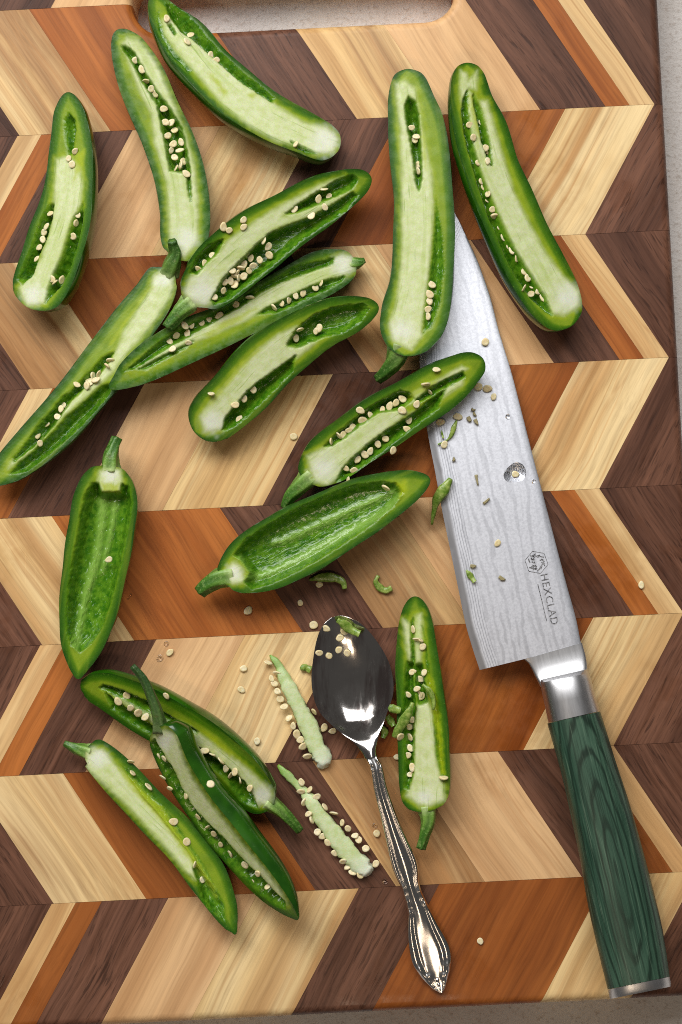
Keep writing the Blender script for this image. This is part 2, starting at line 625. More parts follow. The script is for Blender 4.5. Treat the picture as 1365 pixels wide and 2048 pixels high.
T = NT("pepper_stem")
u_, v_, w_ = T.attr("stem")
co = T.coord()
n1 = T.noise(co, 260, 3, 0.6)
n2 = T.noise(co, 900, 2, 0.6)
c = T.ramp(T.math('ADD', u_, T.math('MULTIPLY', T.math('SUBTRACT', n1, 0.5), 0.3)),
           [(0.0, srgb(186, 206, 140)), (0.22, srgb(128, 170, 70)), (0.6, srgb(76, 128, 34)), (1.0, srgb(58, 100, 26))])
c = T.mix(T.math('MULTIPLY', v_, 0.6), c, srgb(34, 78, 18))
c = T.mix(w_, c, srgb(34, 62, 24))
c = T.mix(T.math('MULTIPLY', T.rng(n2, 0.50, 0.72, 0, 0.4), T.math('SUBTRACT', 1.0, w_)), c, srgb(160, 188, 108))
c = T.mix(T.rng(n1, 0.6, 0.75, 0, 0.5), c, srgb(96, 92, 40))
T.bsdf(Base_Color=c, Roughness=0.45, Normal=T.bump(n2, 0.3, 0.0007))
STEM = T.m

T = NT("seed")
co = T.coord()
rv, rnd = T.rand_vec()
n1 = T.noise(T.vadd(co, rv), 600, 3, 0.6)
c = T.mix(T.rng(n1, 0.3, 0.7), srgb(246, 234, 198), srgb(232, 214, 166))
c = T.mix(T.math('MULTIPLY', rnd, 0.5), c, srgb(214, 194, 138))
T.bsdf(Base_Color=c, Roughness=0.45, Normal=T.bump(n1, 0.25, 0.0006))
T.b.inputs['Subsurface Weight'].default_value = 0.4
T.b.inputs['Subsurface Radius'].default_value = (1, 0.8, 0.45)
T.b.inputs['Subsurface Scale'].default_value = 0.001
SEED = T.m

T = NT("cut_placenta")
co = T.coord()
n1 = T.noise(co, 350, 3, 0.6)
n2 = T.noise(co, 1400, 3, 0.6)
e_, w_, g_ = T.attr("zone")
c = T.mix(T.rng(n1, 0.3, 0.7), srgb(212, 224, 178), srgb(194, 212, 146))
c = T.mix(e_, c, srgb(120, 165, 60))
c = T.mix(w_, c, srgb(232, 238, 224))
T.bsdf(Base_Color=c, Roughness=0.4, Normal=T.bump(n2, 0.2, 0.0006))
T.b.inputs['Subsurface Weight'].default_value = 0.12
T.b.inputs['Subsurface Scale'].default_value = 0.0018
PLAC = T.m

T = NT("flesh_scrap")
co = T.coord()
n1 = T.noise(co, 420, 3, 0.6)
c = T.mix(T.rng(n1, 0.3, 0.7), srgb(92, 130, 34), srgb(160, 180, 90))
T.bsdf(Base_Color=c, Roughness=0.3, Normal=T.bump(n1, 0.4, 0.0008))
SCRAP = T.m

T = NT("water")
T.bsdf(Base_Color=(1, 1, 1, 1), Roughness=0.02)
T.b.inputs['Transmission Weight'].default_value = 1.0
T.b.inputs['IOR'].default_value = 1.33
WATER = T.m


# ------------------------------------------------------------------ seeds
def seed_mesh(seed):
    r = random.Random(seed)
    n = 14
    prof = [(0.0, 0.19), (0.45, 0.22), (0.78, 0.25), (0.95, 0.16), (1.0, 0.0), (0.95, -0.16), (0.78, -0.25), (0.45, -0.22), (0.0, -0.19)]
    vs, fs = [], []
    ph = r.uniform(0, 6.28)
    rings = []
    for (q, z) in prof:
        if q == 0:
            rings.append([len(vs)])
            vs.append((0, 0, z * 0.00185))
            continue
        ring = []
        for i in range(n):
            a = 2 * math.pi * i / n
            k = 1 + 0.07 * math.sin(2 * a + ph) + 0.04 * math.sin(3 * a + 2 * ph) + (0.16 * max(0, math.cos(a)) ** 14)
            zz = z * (1 + 0.25 * math.sin(a + ph))
            ring.append(len(vs))
            vs.append((math.cos(a) * q * k * 0.00185, math.sin(a) * q * k * 0.00175, zz * 0.00185))
        rings.append(ring)
    for a, b in zip(rings[:-1], rings[1:]):
        for i in range(n):
            j = (i + 1) % n
            if len(a) == 1:
                fs.append((a[0], b[i], b[j]))
            elif len(b) == 1:
                fs.append((a[j], a[i], b[0]))
            else:
                fs.append((a[j], a[i], b[i], b[j]))
    me = bpy.data.meshes.new("seed")
    me.from_pydata(vs, [], fs)
    me.polygons.foreach_set("use_smooth", [True] * len(fs))
    me.update()
    bm = bmesh.new()
    bm.from_mesh(me)
    bmesh.ops.recalc_face_normals(bm, faces=bm.faces[:])
    bm.to_mesh(me)
    bm.free()
    me.materials.append(SEED)
    return me


SEEDS = [seed_mesh(i) for i in range(5)]


def put_seed(loc, normal, parent=None, edge=False, scale=1.0, flat=False):
    o = bpy.data.objects.new("seed", RNG.choice(SEEDS))
    link(o, parent)
    n = Vector(normal).normalized()
    q = n.to_track_quat('Z', 'Y').to_matrix()
    spin = Matrix.Rotation(RNG.uniform(0, 6.283), 3, 'Z')
    tl = RNG.gauss(0, 0.06 if flat else 0.38)
    if edge:
        tl = RNG.choice((-1, 1)) * RNG.uniform(1.05, 1.3)
    tilt = Matrix.Rotation(tl, 3, 'X')
    o.rotation_euler = (q @ spin @ tilt).to_euler()
    s = scale * RNG.uniform(0.92, 1.10)
    o.scale = (s, s * RNG.uniform(0.88, 1.0), s * RNG.uniform(0.7, 1.0))
    base = np.array(parent.location) if parent is not None else np.zeros(3)
    o.location = np.asarray(loc) - base
    return o


# ------------------------------------------------------------------ stems
def make_stem(parent, pts, dark=0.0, lobes=5, name="stem"):
    """pts: (px,py,radius px,z m) from pepper outwards"""
    S, _ = catmull(pts, 22, 1.0)
    cen = np.array([P(a, b, z) for a, b, r, z in S])
    rad = S[:, 2] * KPX / 1000
    n = 20
    vs, fs, at = [], [], []
    for i in range(len(S)):
        tdir = cen[min(i + 1, len(S) - 1)] - cen[max(i - 1, 0)]
        tdir /= np.linalg.norm(tdir)
        sx = np.cross(tdir, [0, 0, 1.0])
        sx /= np.linalg.norm(sx)
        sz = np.cross(sx, tdir)
        f = i / (len(S) - 1)
        tw = 0.9 * f
        for k in range(n):
            a = 2 * math.pi * k / n
            g = math.cos(lobes * (a + tw))
            r = rad[i] * (1 + 0.13 * g + 0.02 * math.sin(i * 0.9 + k * 1.7))
            vs.append(cen[i] + sx * math.cos(a) * r + sz * math.sin(a) * r * 0.9)
            at.append((f, 0.5 - 0.5 * g if f > 0.1 else 0.0, dark))
    for i in range(len(S) - 1):
        for k in range(n):
            j = (k + 1) % n
            fs.append((i * n + k, i * n + j, (i + 1) * n + j, (i + 1) * n + k))
    last = (len(S) - 1) * n
    ci = len(vs)
    tdir = cen[-1] - cen[-2]
    vs.append(cen[-1] - tdir * 0.1)
    at.append((0.3, 0.2, dark))
    for k in range(n):
        fs.append((last + k, last + (k + 1) % n, ci))
    ci = len(vs)
    vs.append(cen[0])
    at.append((0, 0, dark))
    for k in range(n):
        fs.append(((k + 1) % n, k, ci))
    return mesh_obj(name, vs, fs, STEM, parent, origin=cen[0], attrs={"stem": np.array(at)})


# ------------------------------------------------------------------ pepper halves
def pepper(spec):
    ox, oy, sc = spec['zoom']
    zx = lambda x: ox + x / sc
    zy = lambda y: oy + y / sc
    pl = lambda poly: [(zx(a), zy(b)) for a, b in poly]
    pts = [(zx(a), zy(b), (w / sc) ** 2) for a, b, w in spec['spine']]
    N, M = 210, 61
    S, s = catmull(pts, N)
    S[:, 2] = np.sqrt(np.maximum(S[:, 2], 0.0))
    S[0, 2] = S[-1, 2] = 0.25
    tg = np.gradient(S[:, :2], axis=0)
    tg /= np.linalg.norm(tg, axis=1)[:, None] + 1e-9
    # smooth tangents near the ends
    rt = np.stack([-tg[:, 1], tg[:, 0]], -1)             # right of travel in the photo (y down)
    a = np.sin(np.linspace(-1, 1, M) * math.pi / 2)
    a = 0.55 * a + 0.45 * np.linspace(-1, 1, M)
    sid = spec['id']
    ww = S[:, 2:3] * (1 + 0.012 * np.sin(s * 23 + sid)[:, None])
    X = S[:, 0:1] + a[None, :] * ww * rt[:, 0:1]
    Y = S[:, 1:2] + a[None, :] * ww * rt[:, 1:2]
    # --- masks
    nz = wob(X, Y, 26, sid * 7 + 1) * 1.8 + wob(X, Y, 11, sid * 7 + 2) * 0.6
    gap = np.full(X.shape, -1e9)
    gdep = np.zeros(X.shape)
    for g in spec['gaps']:
        dep = 1.0
        if isinstance(g, tuple):
            g, dep = g
        d = poly_sd(X, Y, pl(g)) + nz * 0.35 + wob(X, Y, 13, sid * 3 + 5) * 0.6 + 2.6
        ramp = sstep(-2.0, 17 if dep > 0.5 else 20, d) * dep
        gdep = np.maximum(gdep, ramp)
        gap = np.maximum(gap, np.where(dep > 0.5, d, d - 2))
    gmask = sstep(-2.5, 5.0, gap)
    core = np.full(X.shape, -1e9)
    for c_ in spec['core']:
        core = np.maximum(core, poly_sd(X, Y, pl(c_)) + nz * 0.6)
    cmask = sstep(-7, 7, core)
    rib = np.zeros(X.shape)
    rd = np.full(X.shape, -1e9)
    for r_ in spec.get('ribs', []):
        rd = np.maximum(rd, poly_sd(X, Y, pl(r_)) + nz * 0.7)
    rib = sstep(-7, 7, rd)
    white = np.zeros(X.shape)
    for (x, y, r) in spec.get('white', []):
        d = np.hypot(X - zx(x), Y - zy(y)) / (r * 1.25 / sc)
        white = np.maximum(white, sstep(0.95, 0.1, d + 0.05 * nz))
    yel = np.zeros(X.shape)
    for yp in spec.get('yellow', []):
        yel = np.maximum(yel, sstep(-5, 6, poly_sd(X, Y, pl(yp)) + nz))
    yel = np.maximum(yel, 0.60 * sstep(-15, -4, core) * (1 - cmask) * (1 - gmask) * (0.75 + 0.25 * np.clip(nz, -1, 1)))
    edge = (1 - np.abs(a))[None, :] * S[:, 2:3]
    edge = np.clip(edge / 20.0, 0, 1)
    # --- cut plane
    ax0, ax1 = np.array(pts[0][:2]), np.array(pts[-1][:2])
    roll = math.radians(spec.get('roll', 0))
    over = spec.get('over', 0.12)
    rest = spec.get('rest', 0.0)
    za, zb = spec.get('lift', (0.0, 0.0))
    z0 = 0.014
    for it in range(3):
        A3, B3 = P(*ax0, z0 + za), P(*ax1, z0 + zb)
        e1 = (B3 - A3) / np.linalg.norm(B3 - A3)
        side = np.cross(e1, [0, 0, 1.0])
        side /= np.linalg.norm(side)                      # to the right of travel, level
        up = np.cross(side, e1)
        # roll > 0: right edge rises, the cut face turns to the left
        n = up * math.cos(roll) - side * math.sin(roll)
        p0 = (A3 + B3) / 2
        # keep the mean spine at the plane
        Q = on_plane(X, Y, p0, n)
        L3, R3 = Q[:, 0], Q[:, -1]
        C3 = (L3 + R3) / 2
        e2 = R3 - L3
        Wd = np.linalg.norm(e2, axis=1) / 2
        e2 = e2 / (2 * Wd[:, None] + 1e-12)
        Rr = Wd / math.sqrt(1 - over * over)
        cc = over * Rr
        K = 33
        ph = np.linspace(math.asin(over), -math.pi - math.asin(over), K)
        ac = Rr[:, None] * np.cos(ph)[None, :]
        dz = (-cc[:, None] + Rr[:, None] * np.sin(ph)[None, :]) * spec.get('deep', 0.92)
        lum = 1 + 0.02 * np.sin(s * 17 + sid)[:, None] * np.sin(ph * 2 + sid)[None, :]
        SK = C3[:, None] + e2[:, None] * (ac * lum)[..., None] + n * dz[..., None]
        SK[:, 0] = R3
        SK[:, -1] = L3
        z0 += (TOP + rest) - SK[..., 2].min()
    # --- relief of the cut face
    full = (cc[:, None] + np.sqrt(np.maximum(Rr[:, None] ** 2 - (a[None, :] * Wd[:, None]) ** 2, 0))) * spec.get('deep', 0.92)
    h = -gdep * full * 0.50
    h = h + rib * gmask * 0.0010
    h = h + (1 - gmask) * (cmask * 0.0001 + wob(X, Y, 40, sid + 50) * 0.00005)
    fine = wob(X, Y, 11, sid + 77) * 0.00010
    h = h + fine * (0.12 + 0.5 * gmask)
    h[:, 0] = h[:, -1] = 0
    h[0] = h[-1] = 0
    G = Q + n * h[..., None]
    SKIN_ = SK
    base = np.array([p0[0], p0[1], TOP + rest])
    root = empty("jalapeno_half", base, spec['label'], "pepper", "halved green peppers on the board")
    # --- normals of the full grid
    du = np.gradient(G, axis=0)
    dv = np.gradient(G, axis=1)
    nr = np.cross(dv, du)
    ln = np.linalg.norm(nr, axis=2, keepdims=True)
    nr = np.where(ln > 1e-12, nr / (ln + 1e-15), n)
    sg = np.sign((nr @ n).mean())
    nr = nr * sg
    zone = np.stack([cmask * (1 - gmask), gmask, edge], -1)
    tint = np.stack([white * (1 - gmask), yel, rib], -1)
    slen = np.concatenate([[0], np.cumsum(np.hypot(*np.diff(S[:, :2], axis=0).T))])
    flow = np.stack([np.broadcast_to(slen[:, None] / 1000, X.shape), a[None, :] * S[:, 2:3] / 1000 + 0.37 * sid, np.full(X.shape, 0.11 * sid)], -1)
    idx = np.arange(N * M).reshape(N, M)
    q = np.stack([idx[:-1, :-1], idx[:-1, 1:], idx[1:, 1:], idx[1:, :-1]], -1).reshape(-1, 4)
    if sg < 0:
        pass
    fc = cmask.reshape(-1)[q].mean(1) * (1 - gmask.reshape(-1)[q].mean(1))
    GV, NV = G.reshape(-1, 3), nr.reshape(-1, 3)
    Z1, Z2, Z3 = zone.reshape(-1, 3), tint.reshape(-1, 3), flow.reshape(-1, 3)
    fm = FLESH_F if spec.get('frost') else FLESH
    # face order so that normals look out of the cut
    tn = np.cross(GV[q[:, 1]] - GV[q[:, 0]], GV[q[:, 3]] - GV[q[:, 0]])
    if (tn @ n).sum() < 0:
        q = q[:, ::-1]
    for nm, sel in (("flesh", fc < 0.5), ("core", fc >= 0.5)):
        fsel = q[sel]
        if len(fsel) == 0:
            continue
        used, inv = np.unique(fsel, return_inverse=True)
        mesh_obj(nm, GV[used], inv.reshape(-1, 4), fm, root, origin=base, normals=NV[used],
                 attrs={"zone": Z1[used], "tint": Z2[used], "flow": Z3[used]})
    # --- skin
    idx = np.arange(N * K).reshape(N, K)
    q = np.stack([idx[:-1, :-1], idx[1:, :-1], idx[1:, 1:], idx[:-1, 1:]], -1).reshape(-1, 4)
    V = SKIN_.reshape(-1, 3)
    tn = np.cross(V[q[:, 1]] - V[q[:, 0]], V[q[:, 3]] - V[q[:, 0]])
    cq = V[q].mean(1) - C3[np.repeat(np.arange(N - 1), K - 1)]
    if (tn * cq).sum() < 0:
        q = q[:, ::-1]
    mesh_obj("skin", V, q, SKIN, root, origin=base)
    # --- stem
    if 'stem' in spec:
        pA = P(zx(spec['stem'][0][0]), zy(spec['stem'][0][1]), 0)
        onp = on_plane(np.array([zx(spec['stem'][0][0])]), np.array([zy(spec['stem'][0][1])]), p0, n)[0]
        zs = onp[2] - TOP
        st = []
        m = len(spec['stem'])
        sl = spec.get('stem_drop', 0.35)
        for i, (x, y, r) in enumerate(spec['stem']):
            rm = r / sc * KPX / 1000
            z = zs - rm * (0.75 if i == 0 else 0.45) - sl * zs * (i / (m - 1))
            z = max(z, rm + spec.get('stem_min', 0.0))
            st.append((zx(x), zy(y), r / sc, z))
        make_stem(root, st, spec.get('stem_dark', 0.0), lobes=spec.get('lobes', 5))
    # --- seeds
    hm, gm = h, gmask
    for sd in spec.get('seeds', []):
        x, y = zx(sd[0]), zy(sd[1])
        k = np.argmin((X - x) ** 2 + (Y - y) ** 2)
        i, j = divmod(k, M)
        on_gap = gm[i, j] > 0.5
        hs = hm[i, j] + 0.0007
        e = len(sd) > 2
        if on_gap:
            hs = max(hs, -0.0026 + RNG.uniform(-0.0010, 0.0012))
        if e:
            hs += 0.0006
        loc = on_plane(np.array([x]), np.array([y]), p0 + n * hs, n)[0]
        put_seed(loc, n, root, edge=e, scale=RNG.uniform(0.76, 0.98))
    return root, p0, n


PEPPERS = []
PEPPERS.append(dict(id=1, zoom=(0, 170, 4.358), label="stemless pepper half farthest left near the top, seeds along both sides of its core",
    spine=[(595, 62, 0), (600, 150, 95), (605, 250, 138), (620, 500, 182), (608, 800, 205), (565, 1100, 235), (490, 1350, 258), (410, 1600, 252), (330, 1790, 235), (290, 1875, 190), (258, 1945, 0)],
    roll=-22, over=0.15,
    gaps=[[(600, 245), (566, 300), (566, 400), (586, 520), (600, 610), (618, 600), (640, 520), (655, 400), (652, 300)],
          [(430, 1040), (350, 1200), (280, 1400), (215, 1560), (160, 1690), (200, 1730), (290, 1640), (330, 1500), (400, 1340), (450, 1160), (465, 1040)],
          [(718, 1040), (700, 1090), (650, 1150), (600, 1300), (540, 1500), (470, 1640), (420, 1780), (400, 1900), (450, 1830), (530, 1750), (600, 1620), (660, 1440), (700, 1280), (722, 1150)]],
    core=[[(490, 650), (470, 1000), (440, 1250), (360, 1500), (270, 1650), (165, 1770), (240, 1920), (400, 1900), (430, 1760), (520, 1520), (620, 1200), (700, 1050), (722, 850), (690, 720), (600, 620)]],
    yellow=[[(660, 600), (740, 560), (730, 700), (640, 850)]],
    white=[(290, 1830, 120)],
    seeds=[(655, 578), (600, 640), (630, 690), (440, 1120), (680, 1130), (665, 1205, 1), (650, 1255), (405, 1235), (640, 1320), (385, 1285), (375, 1345), (600, 1405), (345, 1415), (570, 1485), (540, 1540), (320, 1515), (510, 1650), (480, 1720, 1), (540, 1700, 1), (455, 1690)]))
PEPPERS.append(dict(id=2, zoom=(200, 50, 4.267), label="dull frosted stemless pepper half with a long narrow seed slit, left of the topmost pepper",
    spine=[(140, 45, 0), (185, 110, 105), (245, 210, 160), (340, 420, 203), (455, 700, 213), (590, 1000, 217), (685, 1300, 222), (728, 1600, 212), (722, 1800, 208), (710, 1930, 170), (690, 2010, 0)],
    roll=0, over=0.12, frost=1,
    gaps=[[(185, 178), (220, 178), (295, 240), (345, 330), (410, 440), (480, 560), (560, 660), (620, 740), (700, 880), (728, 1000), (766, 1200), (772, 1340), (776, 1500), (760, 1420), (740, 1260), (600, 1240), (565, 1050), (525, 850), (490, 680), (410, 560), (330, 420), (265, 300), (195, 205)]],
    core=[[(190, 165), (330, 540), (440, 760), (470, 1000), (570, 1350), (600, 1900), (720, 1990), (830, 1850), (838, 1500), (805, 1200), (735, 950), (600, 600), (480, 320), (330, 130), (230, 110)]],
    white=[(740, 1830, 130)],
    seeds=[(305, 300), (360, 380), (395, 480, 1), (440, 545), (470, 585), (545, 715), (560, 830), (610, 832), (640, 898), (580, 945), (628, 1015), (680, 1070), (610, 1070), (640, 1130), (715, 1165), (695, 1000), (740, 1270), (650, 1225, 1), (690, 1195, 1)]))
PEPPERS.append(dict(id=3, zoom=(290, 0, 3.4125), label="topmost pepper half reaching over the handle slot, with a broad nearly seedless core",
    spine=[(70, -50, 0), (88, 20, 72), (150, 130, 120), (285, 283, 165), (450, 475, 168), (655, 658, 172), (870, 800, 158), (1085, 903, 145), (1220, 968, 132), (1280, 990, 105), (1330, 1010, 0)],
    roll=24, over=0.15,
    gaps=[[(140, 20), (165, 100), (250, 210), (340, 270), (440, 360), (540, 450), (640, 540), (760, 620), (870, 695), (880, 670), (810, 600), (710, 530), (610, 440), (510, 350), (440, 270), (380, 190), (280, 90), (180, 20)],
          ([(95, 70), (130, 230), (190, 330), (330, 480), (300, 510), (170, 380), (95, 240), (75, 120)], 0.4),
          [(1000, 965), (1060, 998), (1165, 1045), (1110, 1045), (1050, 1015)], [(160, 170), (180, 165), (215, 225), (205, 235)]],
    core=[[(120, 130), (140, 240), (230, 360), (330, 470), (420, 580), (560, 740), (720, 860), (900, 960), (1060, 1000), (1160, 1045), (1290, 1030), (1320, 950), (1240, 870), (1080, 830), (930, 740), (800, 650), (640, 530), (540, 450), (440, 360), (330, 260), (250, 200), (180, 120)]],
    yellow=[[(420, 500), (470, 510), (580, 640), (540, 660)], [(690, 640), (760, 640), (740, 690)]],
    white=[(1230, 960, 130)],
    seeds=[(150, 125), (312, 238), (290, 285), (450, 375), (490, 410), (1030, 985, 1)]))
PEPPERS.append(dict(id=6, zoom=(210, 480, 2.482), label="frosty narrow pepper half with short stub stem, wedged between two other halves",
    spine=[(1245, 112, 0), (1225, 118, 62), (1185, 130, 88), (1080, 165, 115), (950, 230, 114), (785, 322, 106), (600, 420, 103), (430, 492, 108), (270, 575, 103), (135, 658, 74), (70, 705, 42), (22, 735, 0)],
    roll=3, over=0.05, frost=1, lift=(-0.001, 0.0075), deep=0.85,
    gaps=[[(1140, 85), (960, 125), (860, 180), (740, 245), (620, 315), (500, 378), (380, 435), (260, 515), (160, 600), (100, 650), (150, 640), (250, 575), (330, 525), (420, 475), (540, 405), (680, 325), (780, 255), (880, 205), (1000, 165), (1130, 115)],
          [(1190, 180), (1100, 200), (1000, 240), (900, 290), (800, 340), (760, 368), (860, 360), (970, 310), (1070, 262), (1180, 205)],
          [(165, 642), (260, 590), (380, 530), (440, 500), (410, 530), (300, 592), (200, 645)]],
    core=[[(1225, 85), (1165, 82), (1060, 130), (960, 180), (860, 220), (760, 270), (660, 330), (540, 400), (470, 450), (400, 490), (300, 540), (200, 590), (120, 640), (190, 640), (330, 570), (430, 510), (560, 460), (700, 400), (800, 340), (900, 290), (1000, 240), (1100, 200), (1180, 180), (1232, 150)]],
    yellow=[[(480, 470), (560, 420), (700, 350), (760, 340), (640, 420), (520, 480)]],
    white=[(1180, 120, 75)],
    stem=[(1228, 118, 36), (1262, 112, 24), (1292, 100, 12)], stem_drop=0.05,
    seeds=[(398, 425), (432, 425), (480, 410), (520, 393), (570, 375), (355, 475), (322, 503), (410, 465), (337, 540), (415, 510), (650, 318), (720, 285, 1), (840, 335, 1), (878, 315), (915, 298), (948, 277), (985, 262), (1045, 235), (1075, 215, 1)]))
PEPPERS.append(dict(id=5, zoom=(0, 470, 3.592), label="longest slender pepper half running off the left edge of the photo, its stem pointing up",
    spine=[(1205, 240, 0), (1190, 270, 85), (1165, 310, 122), (1100, 445, 146), (955, 640, 166), (805, 860, 177), (650, 1065, 178), (450, 1305, 170), (260, 1497, 158), (90, 1650, 124), (0, 1730, 80), (-60, 1790, 0)],
    roll=-8, over=0.12,
    gaps=[[(815, 845), (740, 880), (680, 950), (600, 1030), (550, 1090), (440, 1170), (380, 1260), (300, 1340), (230, 1440), (160, 1530), (100, 1600), (105, 1628), (200, 1550), (300, 1470), (400, 1350), (500, 1200), (580, 1120), (700, 1010), (780, 910)],
          [(810, 1070), (770, 1160), (660, 1290), (510, 1440), (340, 1585), (190, 1700), (70, 1720), (130, 1640), (260, 1535), (380, 1415), (480, 1305), (620, 1185), (740, 1075)]],
    core=[[(1110, 290), (1220, 300), (1250, 380), (1180, 520), (1060, 680), (930, 830), (800, 1000), (700, 1090), (560, 1220), (450, 1310), (330, 1440), (200, 1580), (60, 1680), (80, 1640), (240, 1520), (380, 1370), (480, 1230), (600, 1110), (720, 1000), (810, 880), (850, 800), (900, 680), (1000, 530), (1080, 400)]],
    yellow=[[(1075, 360), (1095, 370), (960, 570), (830, 760), (780, 810), (860, 660), (980, 500)]],
    white=[(1175, 320, 80)],
    stem=[(1215, 285, 68), (1235, 215, 62), (1262, 130, 42), (1245, 70, 34), (1238, 42, 32)], stem_drop=-0.5, stem_dark=0.35,
    seeds=[(555, 1075), (455, 1225), (440, 1248), (415, 1305), (330, 1360), (270, 1435), (290, 1495), (625, 1080), (650, 1060), (690, 1040), (670, 1010, 1), (640, 1040, 1), (710, 1000, 1), (770, 940, 1), (790, 900, 1)]))
PEPPERS.append(dict(id=4, zoom=(320, 330, 3.102), label="pepper half heaped with seeds in its lower hollow, stem lying over a frosty pepper",
    spine=[(160, 850, 0), (190, 822, 85), (225, 790, 130), (285, 745, 172), (430, 610, 204), (630, 452, 198), (835, 320, 176), (1025, 207, 154), (1170, 135, 116), (1260, 95, 75), (1312, 75, 0)],
    roll=-10, over=0.15, rest=0.0045, lift=(0.003, -0.0015),
    gaps=[[(320, 840), (400, 700), (500, 600), (600, 500), (680, 430), (760, 390), (900, 340), (1000, 290), (1100, 230), (1200, 165), (1235, 185), (1160, 285), (1010, 378), (870, 475), (770, 562), (650, 665), (545, 745), (430, 835), (345, 868)],
          [(785, 302), (900, 220), (1000, 155), (1100, 92), (1200, 55), (1235, 85), (1195, 150), (1080, 198), (960, 252), (860, 292)],
          [(190, 670), (225, 585), (300, 500), (395, 462), (360, 540), (300, 600), (230, 675)]],
    core=[[(150, 790), (190, 700), (280, 620), (360, 560), (420, 470), (560, 370), (700, 280), (850, 200), (1000, 120), (1140, 75), (1000, 160), (860, 240), (760, 320), (900, 280), (1100, 190), (1210, 140), (1100, 230), (900, 330), (740, 390), (650, 460), (540, 560), (430, 680), (350, 800), (280, 860), (200, 840)]],
    white=[(265, 790, 125)],
    stem=[(190, 850, 62), (130, 905, 48), (90, 955, 42), (48, 1012, 34)], stem_drop=0.12,
    seeds=[(395, 385), (430, 405), (520, 340), (520, 385), (985, 212), (1050, 195), (1025, 262), (940, 315), (645, 470, 1), (675, 505), (680, 560), (620, 590), (565, 580), (580, 625), (520, 620), (555, 655), (500, 640, 1), (480, 670, 1), (450, 655), (520, 690), (465, 740), (440, 720), (405, 725), (395, 780), (340, 820), (280, 610), (240, 645), (325, 560), (835, 275), (1020, 150, 1), (490, 700, 1), (465, 690, 1)]))
PEPPERS.append(dict(id=7, zoom=(360, 580, 3.329), label="stemless pepper half with a wide blunt core and few seeds below the frosty one",
    spine=[(100, 950, 0), (130, 925, 110), (170, 890, 150), (245, 825, 180), (405, 675, 195), (580, 485, 200), (770, 340, 178), (960, 228, 156), (1140, 163, 126), (1250, 128, 85), (1325, 110, 0)],
    roll=-12, over=0.18, lift=(0.0, 0.003),
    gaps=[[(285, 930), (305, 850), (380, 770), (440, 690), (520, 620), (620, 550), (700, 490), (770, 440), (750, 545), (650, 645), (550, 745), (450, 838), (380, 898), (310, 935)],
          [(720, 370), (760, 290), (820, 225), (900, 165), (1000, 125), (1120, 98), (1230, 92), (1265, 125), (1210, 210), (1090, 285), (960, 312), (860, 352), (780, 385)]],
    core=[[(135, 840), (200, 750), (300, 640), (400, 520), (520, 400), (650, 300), (780, 240), (720, 370), (800, 370), (960, 295), (860, 390), (740, 480), (620, 550), (510, 630), (430, 720), (350, 810), (290, 920), (170, 940)]],
    yellow=[[(180, 780), (300, 620), (400, 490), (520, 390), (540, 400), (420, 520), (320, 640), (220, 760)]],
    white=[(220, 880, 100)],
    seeds=[(210, 690, 1), (490, 663), (428, 722), (370, 765), (395, 862), (775, 322), (800, 265, 1), (930, 252), (905, 275)]))
PEPPERS.append(dict(id=8, zoom=(740, 120, 3.105), label="big pepper half resting on the knife tip, its dark stem hanging below",
    spine=[(228, 56, 0), (232, 90, 85), (242, 150, 118), (258, 260, 150), (287, 400, 176), (315, 650, 186), (336, 900, 186), (335, 1150, 193), (318, 1400, 196), (278, 1580, 208), (245, 1690, 190), (225, 1780, 135), (215, 1838, 0)],
    roll=-4, over=0.12, rest=0.0005, lift=(-0.001, 0.004),
    gaps=[[(240, 228), (220, 280), (223, 340), (248, 480), (273, 620), (288, 760), (305, 810), (320, 740), (320, 620), (312, 480), (302, 340), (282, 255)],
          ([(410, 860), (400, 1000), (385, 1200), (360, 1400), (335, 1600), (330, 1700), (390, 1650), (440, 1500), (465, 1300), (455, 1100), (430, 950)], 0.42)],
    core=[[(160, 150), (190, 450), (200, 800), (200, 1200), (170, 1500), (120, 1640), (150, 1750), (260, 1800), (320, 1720), (335, 1580), (370, 1300), (395, 1000), (390, 750), (330, 450), (280, 180), (220, 130)]],
    yellow=[[(320, 330), (350, 500), (350, 700), (330, 600)]],
    white=[(200, 1680, 90)],
    stem=[(190, 1770, 75), (155, 1865, 56), (98, 1938, 40), (50, 1985, 30)], stem_drop=0.6, stem_dark=0.3,
    seeds=[(260, 420), (290, 475), (280, 497), (300, 650), (300, 690, 1), (385, 1395), (372, 1455), (370, 1495), (360, 1548), (357, 1590)]))
